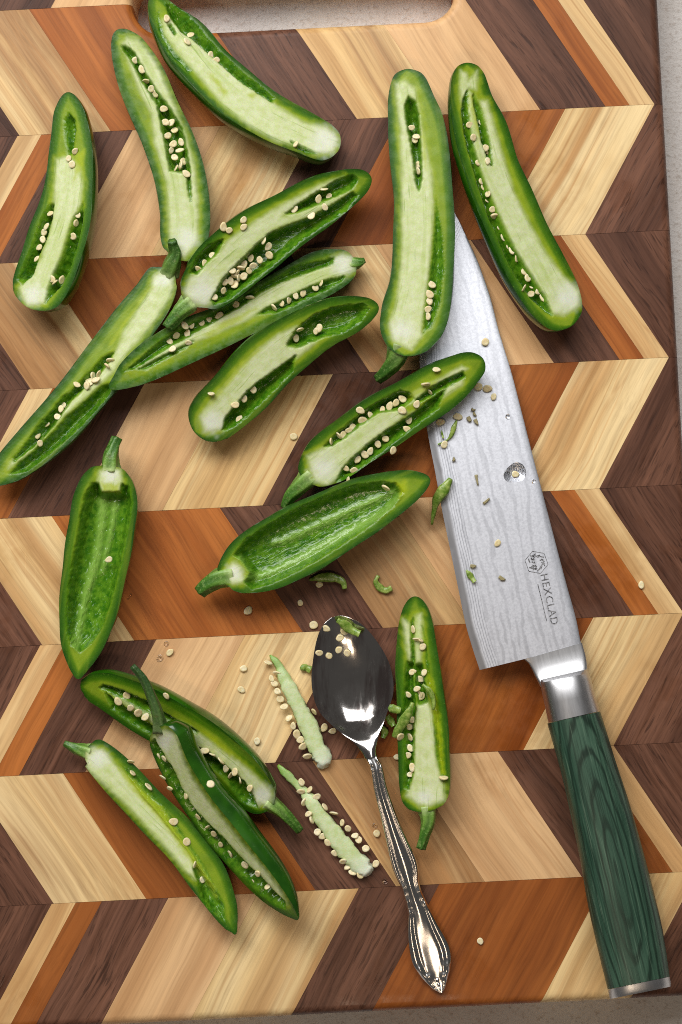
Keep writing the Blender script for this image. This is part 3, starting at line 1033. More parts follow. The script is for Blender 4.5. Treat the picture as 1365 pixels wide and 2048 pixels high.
PEPPERS.append(dict(id=9, zoom=(880, 110, 3.594), label="rightmost pepper half beside the knife blade, a row of seeds down its left side",
    spine=[(195, 55, 0), (197, 85, 78), (205, 160, 122), (232, 350, 160), (300, 560, 193), (380, 830, 200), (475, 1060, 208), (585, 1310, 212), (695, 1530, 213), (805, 1725, 205), (870, 1835, 175), (915, 1905, 130), (945, 1950, 0)],
    roll=20, over=0.15,
    gaps=[[(200, 258), (172, 310), (160, 400), (180, 560), (205, 680), (235, 780), (265, 900), (305, 1020), (355, 1170), (415, 1300), (475, 1450), (555, 1600), (655, 1745), (770, 1850), (808, 1868), (760, 1740), (660, 1590), (560, 1430), (480, 1280), (400, 1100), (340, 960), (290, 820), (250, 680), (215, 500), (205, 380), (203, 300)],
          [(245, 285), (300, 400), (332, 520), (362, 640), (378, 790), (345, 730), (305, 610), (275, 460), (245, 350)]],
    core=[[(215, 265), (245, 300), (270, 450), (300, 600), (345, 730), (375, 780), (345, 560), (290, 330), (340, 330), (400, 540), (470, 780), (540, 1000), (640, 1200), (760, 1420), (880, 1580), (1000, 1700), (1000, 1800), (900, 1870), (805, 1860), (740, 1720), (640, 1560), (540, 1400), (460, 1220), (390, 1060), (330, 930), (290, 800), (250, 680), (215, 500), (200, 350)],
          [(150, 110), (190, 130), (205, 190), (270, 110), (265, 250), (210, 240), (165, 380), (145, 280)]],
    yellow=[[(215, 280), (240, 300), (300, 600), (280, 600), (220, 420)]],
    white=[(920, 1740, 125)],
    seeds=[(215, 503), (300, 485), (242, 592), (330, 668), (350, 700), (345, 760), (275, 775), (300, 910), (318, 945), (345, 1000, 1), (352, 1048), (380, 1110), (400, 1160, 1), (437, 1240), (470, 1312), (500, 1370), (520, 1400), (555, 1460), (582, 1508), (610, 1560), (633, 1603), (668, 1655), (712, 1695), (745, 1740), (605, 1675, 1), (655, 1718)]))
PEPPERS.append(dict(id=10, zoom=(550, 690, 3.102), label="pepper half lying across the knife blade edge, seeds lining both sides of its core",
    spine=[(180, 835, 0), (205, 810, 88), (245, 778, 125), (325, 715, 158), (520, 575, 172), (720, 445, 172), (910, 332, 162), (1080, 225, 146), (1190, 150, 112), (1260, 110, 75), (1295, 88, 0)],
    roll=-6, over=0.16, rest=0.0, lift=(-0.0005, 0.005),
    gaps=[[(310, 628), (400, 535), (480, 472), (580, 390), (680, 330), (780, 280), (835, 295), (865, 330), (780, 400), (640, 420), (540, 490), (440, 570), (360, 622)],
          [(385, 850), (420, 770), (500, 690), (600, 600), (700, 530), (790, 470), (870, 420), (960, 340), (1060, 270), (1010, 395), (890, 488), (770, 578), (650, 678), (530, 768), (435, 840)],
          [(880, 345), (960, 270), (1060, 215), (1170, 165), (1185, 200), (1080, 252), (980, 312), (900, 355)]],
    core=[[(200, 690), (300, 640), (420, 570), (540, 490), (660, 420), (780, 380), (820, 420), (760, 480), (650, 560), (540, 650), (450, 730), (400, 810), (330, 870), (250, 850)],
          [(820, 330), (920, 260), (1040, 200), (1160, 130), (1190, 150), (1060, 230), (940, 290), (840, 370)],
          [(930, 380), (1000, 310), (1100, 240), (1170, 210), (1160, 250), (1050, 320), (940, 400), (840, 470), (820, 440)]],
    yellow=[[(830, 320), (930, 250), (1010, 215), (1000, 240), (900, 300), (840, 345)]],
    white=[(305, 760, 105)],
    stem=[(225, 805, 66), (155, 875, 50), (95, 940, 40), (55, 1012, 20)], stem_drop=0.45,
    seeds=[(1002, 152), (940, 243, 1), (962, 292, 1), (793, 335), (752, 358), (668, 400), (712, 380), (595, 435), (545, 468), (485, 510), (460, 530), (425, 560), (395, 560, 1), (350, 600, 1), (790, 405), (880, 368), (832, 465), (822, 523), (688, 583), (640, 615), (592, 660), (560, 680), (515, 710), (735, 653), (493, 778), (440, 765), (455, 838, 1), (530, 405)]))
PEPPERS.append(dict(id=11, zoom=(390, 920, 2.625), label="hollowed pepper half without seeds lying below the seeded one at the board's middle",
    spine=[(140, 628, 0), (160, 615, 75), (215, 588, 124), (300, 545, 160), (415, 490, 183), (640, 372, 181), (840, 265, 160), (1015, 183, 126), (1130, 135, 88), (1195, 112, 52), (1235, 98, 0)],
    roll=2, over=0.12, lift=(0, 0.001),
    gaps=[[(205, 500), (260, 425), (380, 342), (520, 262), (680, 190), (840, 130), (980, 112), (1060, 125), (1095, 168), (1045, 245), (945, 328), (825, 408), (685, 498), (545, 578), (400, 648), (300, 678), (258, 640), (290, 590), (240, 525)]],
    core=[[(160, 600), (200, 540), (240, 560), (265, 640), (200, 650)]],
    ribs=[[(390, 430), (500, 385), (650, 315), (800, 245), (950, 185), (1050, 145), (1060, 170), (900, 240), (760, 302), (620, 365), (470, 435), (400, 445)],
          [(290, 600), (420, 555), (560, 485), (700, 405), (850, 325), (980, 255), (1080, 165), (1092, 190), (1000, 292), (850, 375), (700, 455), (540, 545), (400, 605), (310, 625)], [(205, 520), (240, 500), (290, 590), (330, 610), (260, 640)]],
    yellow=[[(1060, 120), (1110, 110), (1120, 160), (1080, 200)]],
    white=[(205, 595, 60)],
    stem=[(200, 605, 60), (125, 622, 50), (62, 660, 40), (28, 695, 33)], stem_drop=0.3,
    seeds=[(1005, 148, 1)]))
PEPPERS.append(dict(id=12, zoom=(100, 860, 4.015), label="hollowed pepper half on the left with its stem up and one seed inside",
    spine=[(492, 285, 0), (488, 312, 125), (478, 360, 180), (462, 450, 228), (442, 600, 266), (412, 800, 266), (372, 1050, 264), (330, 1300, 248), (298, 1500, 226), (262, 1700, 182), (238, 1870, 105), (230, 1950, 55), (228, 2000, 0)],
    roll=-3, over=0.14,
    gaps=[[(340, 425), (285, 520), (252, 650), (222, 850), (182, 1050), (152, 1250), (134, 1450), (136, 1600), (168, 1730), (240, 1790), (335, 1710), (428, 1565), (498, 1355), (548, 1155), (590, 950), (630, 750), (660, 580), (630, 445), (580, 430), (565, 500), (415, 500), (390, 430)]],
    core=[[(400, 330), (570, 320), (580, 420), (570, 500), (410, 500), (380, 420)]],
    ribs=[[(375, 540), (445, 530), (432, 700), (402, 900), (382, 1050), (322, 1250), (282, 1380), (242, 1600), (212, 1810), (158, 1810), (198, 1600), (228, 1400), (268, 1200), (328, 1000), (358, 800)], [(478, 550), (535, 550), (502, 750), (452, 950), (412, 1150), (388, 1150), (418, 950), (458, 780)]],
    yellow=[[(410, 430), (560, 430), (560, 500), (420, 500)]],
    white=[(490, 365, 85)],
    stem=[(490, 330, 78), (490, 225, 62), (515, 130, 45), (540, 65, 42)], stem_drop=0.2,
    seeds=[(475, 1040)]))
PEPPERS.append(dict(id=13, zoom=(750, 1180, 3.794), label="pepper half right of the spoon, stem down, torn flesh at its left side",
    spine=[(305, 48, 0), (306, 85, 62), (308, 150, 98), (312, 300, 138), (322, 550, 165), (345, 800, 182), (364, 1050, 194), (374, 1300, 197), (378, 1480, 190), (376, 1580, 175), (378, 1640, 140), (382, 1685, 0)],
    roll=-12, over=0.16,
    gaps=[[(240, 540), (215, 800), (215, 1000), (230, 1250), (225, 1500), (255, 1510), (290, 1400), (295, 1200), (295, 1000), (312, 860), (292, 700), (302, 560), (292, 400), (292, 210), (275, 250), (278, 420), (282, 540), (262, 550)],
          ([(355, 270), (382, 380), (382, 560), (402, 700), (442, 850), (445, 1000), (462, 1250), (512, 1450), (535, 1430), (525, 1200), (505, 1000), (475, 850), (435, 700), (402, 500), (388, 380), (368, 285)], 0.5),
          [(300, 560), (362, 560), (382, 700), (402, 850), (330, 870), (302, 700)]],
    core=[[(310, 880), (400, 840), (440, 930), (455, 1100), (470, 1300), (520, 1480), (530, 1600), (400, 1640), (330, 1620), (240, 1560), (280, 1450), (300, 1250), (300, 1000)],
          [(298, 200), (352, 180), (362, 280), (347, 560), (308, 560), (298, 400)], [(215, 220), (270, 260), (285, 540), (260, 530), (235, 400)]],
    yellow=[[(400, 600), (440, 700), (500, 1000), (530, 1400), (500, 1400), (460, 1050), (400, 750)]],
    white=[(375, 1570, 85)],
    stem=[(392, 1640, 70), (405, 1750, 52), (380, 1850, 40), (350, 1962, 34)], stem_drop=0.35,
    seeds=[(290, 300), (365, 430), (350, 380, 1), (320, 375, 1), (285, 622), (375, 625), (345, 675), (320, 750), (355, 805), (255, 795), (265, 1040), (268, 1118), (270, 1200), (245, 1255), (285, 1345), (270, 1400), (525, 1425, 1), (285, 985), (335, 790), (195, 1115)]))
PEPPERS.append(dict(id=14, zoom=(150, 1310, 2.844), label="pepper half partly hidden under another, tip touching the hollowed left pepper",
    spine=[(32, 182, 0), (55, 180, 52), (100, 185, 82), (190, 210, 108), (350, 292, 130), (540, 400, 140), (750, 535, 142), (925, 680, 128), (1030, 790, 112), (1080, 830, 92), (1125, 862, 0)],
    roll=-25, over=0.22, rest=0.0,
    gaps=[[(140, 188), (160, 168), (260, 202), (400, 262), (500, 328), (600, 388), (700, 438), (690, 445), (600, 412), (480, 352), (380, 312), (280, 252), (180, 212)],
          [(170, 212), (240, 272), (330, 332), (430, 402), (560, 452), (680, 522), (760, 562), (860, 642), (960, 722), (1010, 802), (1040, 872), (950, 835), (850, 700), (730, 600), (590, 530), (440, 460), (320, 390), (210, 305)]],
    core=[[(160, 185), (280, 235), (420, 320), (520, 350), (640, 400), (760, 480), (880, 570), (1000, 660), (1080, 740), (1120, 800), (1090, 850), (1030, 840), (1010, 780), (940, 700), (860, 630), (740, 560), (620, 480), (500, 430), (380, 340), (240, 250)]],
    yellow=[[(680, 400), (800, 470), (900, 560), (880, 580), (760, 480)]],
    white=[(1070, 795, 75)],
    stem=[(1095, 830, 50), (1170, 885, 36), (1235, 948, 28), (1282, 1002, 22)], stem_drop=0.4,
    seeds=[(520, 232), (295, 230), (247, 265), (318, 300), (360, 330), (402, 352), (860, 645), (890, 680), (910, 665), (995, 758), (940, 712, 1), (780, 565, 1), (740, 545, 1), (700, 530, 1), (830, 600, 1)]))
PEPPERS.append(dict(id=15, zoom=(280, 1430, 4.015), label="dark glossy pepper half with long thin curved stem lying over another half",
    spine=[(160, 90, 0), (170, 120, 75), (195, 215, 118), (285, 430, 116), (455, 705, 119), (655, 965, 122), (850, 1200, 118), (1050, 1425, 95), (1180, 1555, 58), (1235, 1610, 30), (1270, 1645, 0)],
    roll=-48, over=0.42, rest=0.0035, lift=(0.005, -0.003), deep=0.8,
    gaps=[[(85, 230), (130, 330), (220, 510), (350, 720), (450, 860), (560, 1020), (690, 1170), (830, 1310), (960, 1430), (1090, 1530), (1170, 1560), (1160, 1500), (1090, 1440), (990, 1330), (870, 1215), (770, 1115), (670, 1000), (550, 885), (425, 755), (330, 595), (270, 455), (190, 335), (115, 200)]],
    core=[[(105, 175), (200, 330), (280, 450), (340, 590), (430, 750), (560, 880), (680, 990), (780, 1110), (880, 1210), (1000, 1330), (1100, 1440), (1180, 1520), (1130, 1410), (1080, 1340), (960, 1190), (830, 1045), (680, 855), (540, 675), (420, 510), (340, 330), (300, 165), (200, 120)]],
    white=[(200, 215, 95)],
    stem=[(165, 130, 62), (150, 20, 48), (100, -130, 38), (30, -290, 32), (-60, -395, 23)], stem_drop=-0.15, stem_dark=0.75,
    seeds=[(150, 335), (195, 350), (205, 450), (185, 500), (240, 590), (370, 650), (430, 800), (470, 820), (545, 900, 1), (595, 955), (650, 1040), (725, 1115), (845, 1205), (945, 1275), (900, 1340), (1025, 1380, 1), (570, 555, 1)]))
PEPPERS.append(dict(id=16, zoom=(110, 1310, 2.625), label="lowest pepper half, small stem at left, two seeds on its yellow-green rib",
    spine=[(165, 500, 0), (178, 505, 48), (212, 520, 84), (330, 635, 101), (500, 815, 106), (665, 980, 110), (795, 1155, 105), (880, 1312, 78), (922, 1410, 42), (940, 1445, 20), (947, 1468, 0)],
    roll=10, over=0.18, rest=0.0,
    gaps=[[(728, 1120), (755, 1200), (768, 1280), (820, 1345), (895, 1400), (888, 1310), (845, 1225), (790, 1155), (750, 1105)],
          ([(400, 600), (480, 680), (560, 780), (640, 880), (720, 1000), (800, 1130), (850, 1230), (870, 1285), (830, 1240), (770, 1145), (700, 1035), (620, 935), (540, 835), (460, 745), (400, 665), (350, 580)], 0.35)],
    core=[[(160, 510), (250, 500), (380, 640), (480, 740), (570, 860), (660, 960), (720, 1060), (740, 1180), (680, 1130), (580, 1010), (470, 890), (370, 780), (260, 680), (170, 600)]],
    yellow=[[(330, 590), (420, 660), (560, 800), (700, 1000), (840, 1220), (850, 1270), (760, 1150), (600, 930), (460, 770), (350, 640)]],
    ribs=[[(400, 640), (560, 800), (700, 1000), (840, 1220), (850, 1270), (760, 1150), (600, 930), (460, 770)]],
    white=[(230, 540, 70)],
    stem=[(185, 512, 42), (112, 490, 28), (50, 463, 14)], stem_drop=0.2,
    seeds=[(625, 875), (693, 980), (775, 1180), (492, 690, 1), (410, 620, 1), (735, 1100, 1), (400, 560, 1)]))

PINFO = {}
for sp_ in PEPPERS:
    PINFO[sp_['id']] = pepper(sp_)


# ------------------------------------------------------------------ loose cores with seeds
def seed_core(spine, seeds, zoom, label, tip_white):
    ox, oy, sc = zoom
    pts = [(ox + x / sc, oy + y / sc, (r / sc)) for x, y, r in spine]
    S, s = catmull(pts, 60, 0.7)
    n = 18
    cen0 = P(S[30, 0], S[30, 1], 0)
    root = empty("seed_core", cen0, label, "seed core", "cut out seed cores between the peppers")
    vs, fs, at = [], [], []
    for i in range(len(S)):
        tg = S[min(i + 1, 59), :2] - S[max(i - 1, 0), :2]
        tg = tg / np.linalg.norm(tg)
        rt = np.array([-tg[1], tg[0]])
        r = max(S[i, 2], 0.4) * (1 + 0.05 * math.sin(i * 0.37) + 0.03 * math.sin(i * 0.83 + spine[0][0]))
        hz = min(r, 14) * KPX / 1000 * 0.62
        for k in range(n):
            a = 2 * math.pi * k / n
            ca, sa = math.cos(a), math.sin(a)
            ca = math.copysign(abs(ca) ** 0.75, ca)
            sa = math.copysign(abs(sa) ** 0.75, sa)
            j = 1 + 0.03 * math.sin(3 * a + i * 0.3)
            jr = random.Random(int(spine[0][0]) * 91 + (i // 2) * 17 + k // 2)
            j *= 1 + jr.uniform(-0.10, 0.10) * (0.4 + abs(ca))
            if i > 54:
                j *= jr.uniform(0.6, 1.15)
            q = S[i, :2] + rt * r * ca * j + tg * jr.uniform(-1.5, 1.5)
            vs.append(P(q[0], q[1], hz * 1.02 + hz * sa))
            f = i / 59
            e = max(0.0, 1 - f * 3.0) + 0.5 * max(0, abs(math.cos(a)) - 0.85) * 6 * (1 if math.cos(a) > 0 else 0)
            at.append((min(1, e), max(0.0, (f - 0.78) * 4.5) * tip_white, 0))
    for i in range(59):
        for k in range(n):
            j = (k + 1) % n
            fs.append((i * n + k, i * n + j, (i + 1) * n + j, (i + 1) * n + k))
    fs.append(tuple(range(n))[::-1])
    fs.append(tuple(59 * n + k for k in range(n)))
    mesh_obj("core", vs, fs, PLAC, root, origin=cen0, attrs={"zone": np.array(at)})
    for sd in seeds:
        x, y = ox + sd[0] / sc, oy + sd[1] / sc
        e = len(sd) > 2
        z = 0.0024 + RNG.uniform(-0.0006, 0.0008)
        put_seed(P(x, y, z), (RNG.gauss(0, .2), RNG.gauss(0, .2), 1), root, edge=e, scale=RNG.uniform(0.80, 1.0))
    return root


ZC = (460, 1190, 3.471)
seed_core([(280, 418, 8), (310, 450, 20), (345, 495, 26), (372, 570, 42), (430, 680, 52), (490, 800, 57), (550, 920, 60), (600, 1040, 64), (638, 1120, 64), (640, 1165, 52), (625, 1205, 20)],
          [(265, 470), (330, 545), (290, 580), (310, 615), (330, 668), (350, 722), (378, 775), (410, 855), (440, 910), (465, 965), (490, 1005), (510, 1050), (540, 1120), (585, 810, 1)],
          ZC, "cut out pale seed core left of the spoon bowl with seeds on one side", 1.0)
seed_core([(335, 1185, 10), (370, 1220, 24), (420, 1270, 28), (480, 1330, 28), (545, 1405, 40), (605, 1500, 52), (685, 1610, 58), (765, 1720, 65), (855, 1820, 70), (930, 1890, 66), (965, 1915, 50), (985, 1930, 20)],
          [(498, 1300), (555, 1350, 1), (495, 1365), (605, 1400), (515, 1440), (660, 1470), (720, 1515), (545, 1520), (780, 1580), (820, 1620), (610, 1645), (645, 1675), (870, 1670), (895, 1700), (680, 1720), (945, 1760), (735, 1790), (785, 1850), (820, 1885), (1015, 1865), (850, 1925), (905, 1945), (570, 1560, 1)],
          ZC, "cut out seed core left of the spoon handle with seeds along both sides", 1.0)

# ------------------------------------------------------------------ knife
T = NT("damascus_steel")
co = T.coord()
nb = T.noise(T.mapping(co, (60, 14, 60)), 1.0, 3, 0.55)
nc = T.noise(T.mapping(co, (170, 110, 170)), 1.0, 2, 0.5)
sx = T.new('ShaderNodeSeparateXYZ')
T.set(sx.inputs[0], co)
ph = T.math('ADD', T.math('MULTIPLY', sx.outputs[0], 1900.0), T.math('ADD', T.math('MULTIPLY', nb, 24.0), T.math('MULTIPLY', nc, 5.0)))
wv = T.math('SINE', ph)
amp = T.noise(T.mapping(co, (55, 20, 55), loc=(4, 1, 0)), 1.0, 2)
wv2 = T.math('SINE', T.math('ADD', T.math('MULTIPLY', ph, 0.47), T.math('MULTIPLY', nc, 9.0)))
wm = T.math('MULTIPLY', T.rng(T.math('ADD', wv, T.math('MULTIPLY', wv2, 0.8)), -0.3, 1.3), T.rng(amp, 0.25, 0.75, 0.35, 1.0))
gr = T.noise(co, 1000, 3, 0.7)
# etched lines close to the cutting edge
u_, v_, w_ = T.attr("blade")
el = T.math('MULTIPLY', T.rng(T.math('SINE', T.math('ADD', T.math('MULTIPLY', u_, 210.0), T.math('MULTIPLY', nc, 7.0))), 0.35, 0.95), T.rng(u_, 0.08, 0.12))
el = T.math('MULTIPLY', el, T.rng(u_, 0.27, 0.20))
c = T.mix(T.math('MULTIPLY', wm, 0.30), (0.83, 0.85, 0.91, 1), (0.42, 0.43, 0.47, 1))
c = T.mix(T.rng(gr, 0.35, 0.7, 0, 0.35), c, (0.42, 0.43, 0.47, 1))
c = T.mix(T.rng(u_, 0.10, 0.06), c, (0.50, 0.50, 0.52, 1))
c = T.mix(T.math('MULTIPLY', el, 0.5), c, (0.20, 0.21, 0.24, 1))
ro = T.math('SUBTRACT', T.rng(u_, 0.06, 0.11, 0.36, 0.46), T.math('MULTIPLY', wm, 0.035))
T.bsdf(Base_Color=c, Metallic=1.0, Roughness=ro, Normal=T.bump(wm, 0.03, 0.0003))
DAMASCUS = T.m

T = NT("polished_steel")
co = T.coord()
gr = T.noise(T.mapping(co, (900, 40, 900)), 1.0, 3, 0.7)
T.bsdf(Base_Color=(0.58, 0.58, 0.59, 1), Metallic=1.0, Roughness=T.math('MULTIPLY_ADD', gr, 0.14, 0.32))
STEEL = T.m

T = NT("spoon_steel")
co = T.coord()
gr = T.noise(co, 700, 3, 0.7)
sm = T.noise(co, 120, 3, 0.6)
fm = T.noise(T.mapping(co, (150, 22, 150), rot=(0, 0, 0.24)), 1.0, 4, 0.65)  # brown film streaks, also imitating dark room reflections in the bowl's base colour
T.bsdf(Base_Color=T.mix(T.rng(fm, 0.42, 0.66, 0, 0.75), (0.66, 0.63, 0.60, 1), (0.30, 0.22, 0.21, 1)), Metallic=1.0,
       Roughness=T.math('ADD', T.math('MULTIPLY_ADD', sm, 0.14, 0.05), T.rng(T.noise(T.mapping(co, (120, 30, 120)), 1.0, 4, 0.7), 0.52, 0.75, 0, 0.22)), Normal=T.bump(sm, 0.02, 0.0006))
SPOON = T.m

T = NT("spoon_handle_steel")
co = T.coord()
sm = T.noise(co, 160, 3, 0.6)
T.bsdf(Base_Color=T.mix(T.rng(sm, 0.4, 0.75, 0, 0.5), (0.72, 0.71, 0.70, 1), (0.52, 0.50, 0.48, 1)), Metallic=1.0,
       Roughness=T.math('MULTIPLY_ADD', sm, 0.16, 0.16))
SPOONH = T.m

T = NT("green_handle_wood")
co = T.coord()
nA = T.noise(T.mapping(co, (70, 22, 70)), 1.0, 3, 0.5)
nB = T.noise(T.mapping(co, (1000, 26, 1000)), 1.0, 3, 0.7)
sx = T.new('ShaderNodeSeparateXYZ')
T.set(sx.inputs[0], co)
ex = T.math('MULTIPLY', sx.outputs[0], 900.0)
ey = T.math('MULTIPLY', sx.outputs[1], 118.0)
rr = T.math('SQRT', T.math('ADD', T.math('MULTIPLY', ex, ex), T.math('MULTIPLY', ey, ey)))
rr = T.math('ADD', rr, T.math('MULTIPLY', nA, 5.0))
bd = T.math('SINE', T.math('MULTIPLY', rr, 2.9))
bm_ = T.math('POWER', T.rng(bd, -0.3, 1.0), 2.2)
c = T.mix(T.rng(nA, 0.3, 0.7), srgb(36, 68, 52), srgb(62, 92, 74))
c = T.mix(T.math('MULTIPLY', T.math('MULTIPLY', bm_, T.rng(nA, 0.3, 0.65, 0.5, 1.0)), 0.8), c, srgb(8, 28, 18))
c = T.mix(T.rng(nB, 0.48, 0.64, 0, 0.6), c, srgb(12, 36, 25))
c = T.mix(T.rng(nB, 0.46, 0.30, 0, 0.5), c, srgb(104, 130, 108))
T.bsdf(Base_Color=c, Roughness=0.42, Normal=T.bump(nB, 0.15, 0.0004))
HANDLE = T.m

T = NT("etched_lettering")
gr = T.noise(T.coord(), 1500, 2)
T.bsdf(Base_Color=T.mix(T.rng(gr, 0.4, 0.6), (0.05, 0.05, 0.055, 1), (0.30, 0.30, 0.31, 1)), Roughness=0.6)
ETCH = T.m


def zk(py):
    """height of the knife's middle plane above the board"""
    return float(np.interp(py, [424, 1440, 1985], [0.0016, 0.0112, 0.0118]))


KANG = math.atan2(*(lambda a, b: ((b - a)[1], (b - a)[0]))(P(1110, 1330), P(960, 640))) - math.pi / 2
knife_base = P(1150, 1440, 0)
knife = empty("chef_knife", knife_base, "chef knife with patterned steel blade and green wood handle on the board", "knife")
edge_px = [(909, 424), (884, 462), (864, 510), (850, 575), (842, 650), (840, 731), (847, 810), (857, 872), (871, 945), (884, 1017), (900, 1095), (915, 1167), (932, 1249), (948, 1304), (960, 1340)]
spine_px = [(909, 424), (920, 444), (932, 470), (946, 500), (959, 531), (981, 595), (999, 665), (1023, 744), (1044, 825), (1069, 923), (1088, 995), (1110, 1080), (1134, 1171), (1152, 1236), (1163, 1290)]
ne = 90
E_, _ = catmull(edge_px, ne, 0.8)
S_, _ = catmull(spine_px, ne, 0.8)
fr = [0, 0.035, 0.10, 0.2, 0.35, 0.5, 0.65, 0.8, 0.93, 0.985, 1.0]
th = [0.00015, 0.0004, 0.0006, 0.00075, 0.00088, 0.00098, 0.00105, 0.00112, 0.00116, 0.00095, 0.0006]
vs, fs, at = [], [], []
nf = len(fr)
for i in range(ne):
    k = min(1.0, 0.25 + i / ne * 1.2)
    for sgn in (1, -1):
        for f, t in zip(fr, th):
            x = E_[i, 0] * (1 - f) + S_[i, 0] * f
            y = E_[i, 1] * (1 - f) + S_[i, 1] * f
            vs.append(P(x, y, zk(y) + sgn * t * k))
            wd = np.hypot(*(S_[i, :2] - E_[i, :2]))
            at.append((f * wd / 170.0, i / ne, 0))
for i in range(ne - 1):
    for sgn in (0, 1):
        o0, o1 = i * 2 * nf + sgn * nf, (i + 1) * 2 * nf + sgn * nf
        for j in range(nf - 1):
            q = (o0 + j, o0 + j + 1, o1 + j + 1, o1 + j)
            fs.append(q if sgn == 0 else q[::-1])
    a, b = i * 2 * nf, (i + 1) * 2 * nf
    fs.append((a + nf - 1, a + 2 * nf - 1, b + 2 * nf - 1, b + nf - 1))
    fs.append((a, b, b + nf, a + nf))
last = (ne - 1) * 2 * nf
fs.append(tuple([last + j for j in range(nf)] + [last + nf + j for j in range(nf - 1, -1, -1)]))
blade = mesh_obj("blade", vs, fs, DAMASCUS, knife, origin=P(1040, 1000, zk(1000)), angle=KANG, attrs={"blade": np.array(at)}, smooth=True)
blade.data.set_sharp_from_angle(angle=math.radians(25))


def loft(name, stations, mat, parent, origin, n=28, power=2.3, cap=True, angle=0.0, flat=1.0):
    """stations: (left px, right px, half height m, centre z m)"""
    vs, fs = [], []
    for (l, r, hh, z) in stations:
        for k in range(n):
            a = 2 * math.pi * k / n
            ca, sa = math.cos(a), math.sin(a)
            ca = math.copysign(abs(ca) ** (2 / power), ca)
            sa = math.copysign(abs(sa) ** (2 / power), sa)
            x = (l[0] + r[0]) / 2 + (r[0] - l[0]) / 2 * ca
            y = (l[1] + r[1]) / 2 + (r[1] - l[1]) / 2 * ca
            vs.append(P(x, y, z + hh * sa))
    m = len(stations)
    for i in range(m - 1):
        for k in range(n):
            j = (k + 1) % n
            fs.append((i * n + k, (i + 1) * n + k, (i + 1) * n + j, i * n + j))
    if cap:
        fs.append(tuple(range(n)))
        fs.append(tuple((m - 1) * n + k for k in range(n))[::-1])
    o = mesh_obj(name, vs, fs, mat, parent, origin=origin, angle=angle)
    bm = bmesh.new()
    bm.from_mesh(o.data)
    bmesh.ops.recalc_face_normals(bm, faces=bm.faces[:])
    bm.to_mesh(o.data)
    bm.free()
    o.data.set_sharp_from_angle(angle=math.radians(40))
    return o


# neck of polished steel from blade to ferrule
nk = [((960, 1341), (1163, 1289), 0.0006, 0), ]
neck_st = [((1048, 1319), (1165, 1285), 0.00125), ((1057, 1326), (1168, 1296), 0.0013), ((1064, 1338), (1172, 1310), 0.0015), ((1070, 1352), (1175, 1327), 0.0021), ((1076, 1364), (1176, 1341), 0.0032), ((1081, 1374), (1177, 1352), 0.0050)]
loft("bolster", [(l, r, h_, zk((l[1] + r[1]) / 2)) for l, r, h_ in neck_st], STEEL, knife, P(1115, 1330, zk(1330)), n=40, power=4.0, angle=KANG)
hx = lambda y: zk(y)
loft("ferrule", [((1079, 1360), (1177, 1338), 0.0052, zk(1350)), ((1080, 1366), (1179, 1346), 0.0092, zk(1355)), ((1083, 1378), (1182, 1356), 0.0103, zk(1365)), ((1090, 1410), (1190, 1388), 0.0107, zk(1400)), ((1097, 1446), (1200, 1422), 0.0109, zk(1435))],
     STEEL, knife, P(1140, 1395, zk(1395)), n=48, power=2.3, angle=KANG)
HANG = math.atan2(*(lambda a, b: ((b - a)[1], (b - a)[0]))(P(1279, 1970), P(1148, 1435))) - math.pi / 2
hl = [(1095, 1447), (1110, 1500), (1124, 1551), (1143, 1636), (1161, 1721), (1176, 1809), (1200, 1915), (1216, 1979)]
hr = [(1201, 1423), (1217, 1474), (1231, 1520), (1256, 1595), (1278, 1670), (1300, 1752), (1325, 1855), (1340, 1953)]
HLs, _ = catmull(hl, 24, 1.0)
HRs, _ = catmull(hr, 24, 1.0)
loft("handle", [(tuple(a), tuple(b), 0.01105 + 0.0006 * math.sin(i / 23 * 3.14), zk((a[1] + b[1]) / 2)) for i, (a, b) in enumerate(zip(HLs, HRs))],
     HANDLE, knife, P(1225, 1730, zk(1730)), n=56, power=2.4, angle=HANG)
loft("end_cap", [((1216.2, 1979.5), (1340.2, 1953.5), 0.0111, zk(1966)), ((1219, 1993), (1342.5, 1967), 0.0111, zk(1980)), ((1221, 1998), (1342, 1973), 0.0106, zk(1985))],
     STEEL, knife, P(1280, 1980, zk(1980)), n=48, power=2.4, angle=HANG)


# writing and emblem on the blade
def flat_text(txt, p_start, p_end, height_px, lift):
    cu = bpy.data.curves.new("lettering", 'FONT')
    cu.body = txt
    cu.size = 1.0
    cu.space_character = 1.12
    cu.resolution_u = 3
    tmp = bpy.data.objects.new("tmp_text", cu)
    link(tmp)
    bpy.context.view_layer.update()
    d = bpy.context.evaluated_depsgraph_get()
    me = bpy.data.meshes.new_from_object(tmp.evaluated_get(d))
    bpy.data.objects.remove(tmp)
    V = np.array([v.co for v in me.vertices])
    F = [tuple(p.vertices) for p in me.polygons]
    V[:, 0] -= V[:, 0].min()
    V[:, 0] /= V[:, 0].max()
    V[:, 1] -= V[:, 1].min()
    V[:, 1] /= V[:, 1].max()
    a, b = np.array(p_start, float), np.array(p_end, float)
    d = b - a
    upv = np.array([d[1], -d[0]]) / np.linalg.norm(d) * height_px    # up of the letters: left of travel in y-down
    out = [P(*(a + d * v[0] + upv * v[1]), 0.0) for v in V]
    res = []
    for v in V:
        q = a + d * v[0] + upv * v[1]
        res.append(P(q[0], q[1], zk(q[1]) + lift))
    return res, F


BL = 0.00128
# the letters run down the blade, tops towards the spine
tv, tf = flat_text("HEXCLAD", (1081, 1150), (1103, 1250), 15.0, BL)
mesh_obj("lettering", tv, tf, ETCH, knife, origin=P(1095, 1200, zk(1200)), smooth=False)
vs, fs = [], []


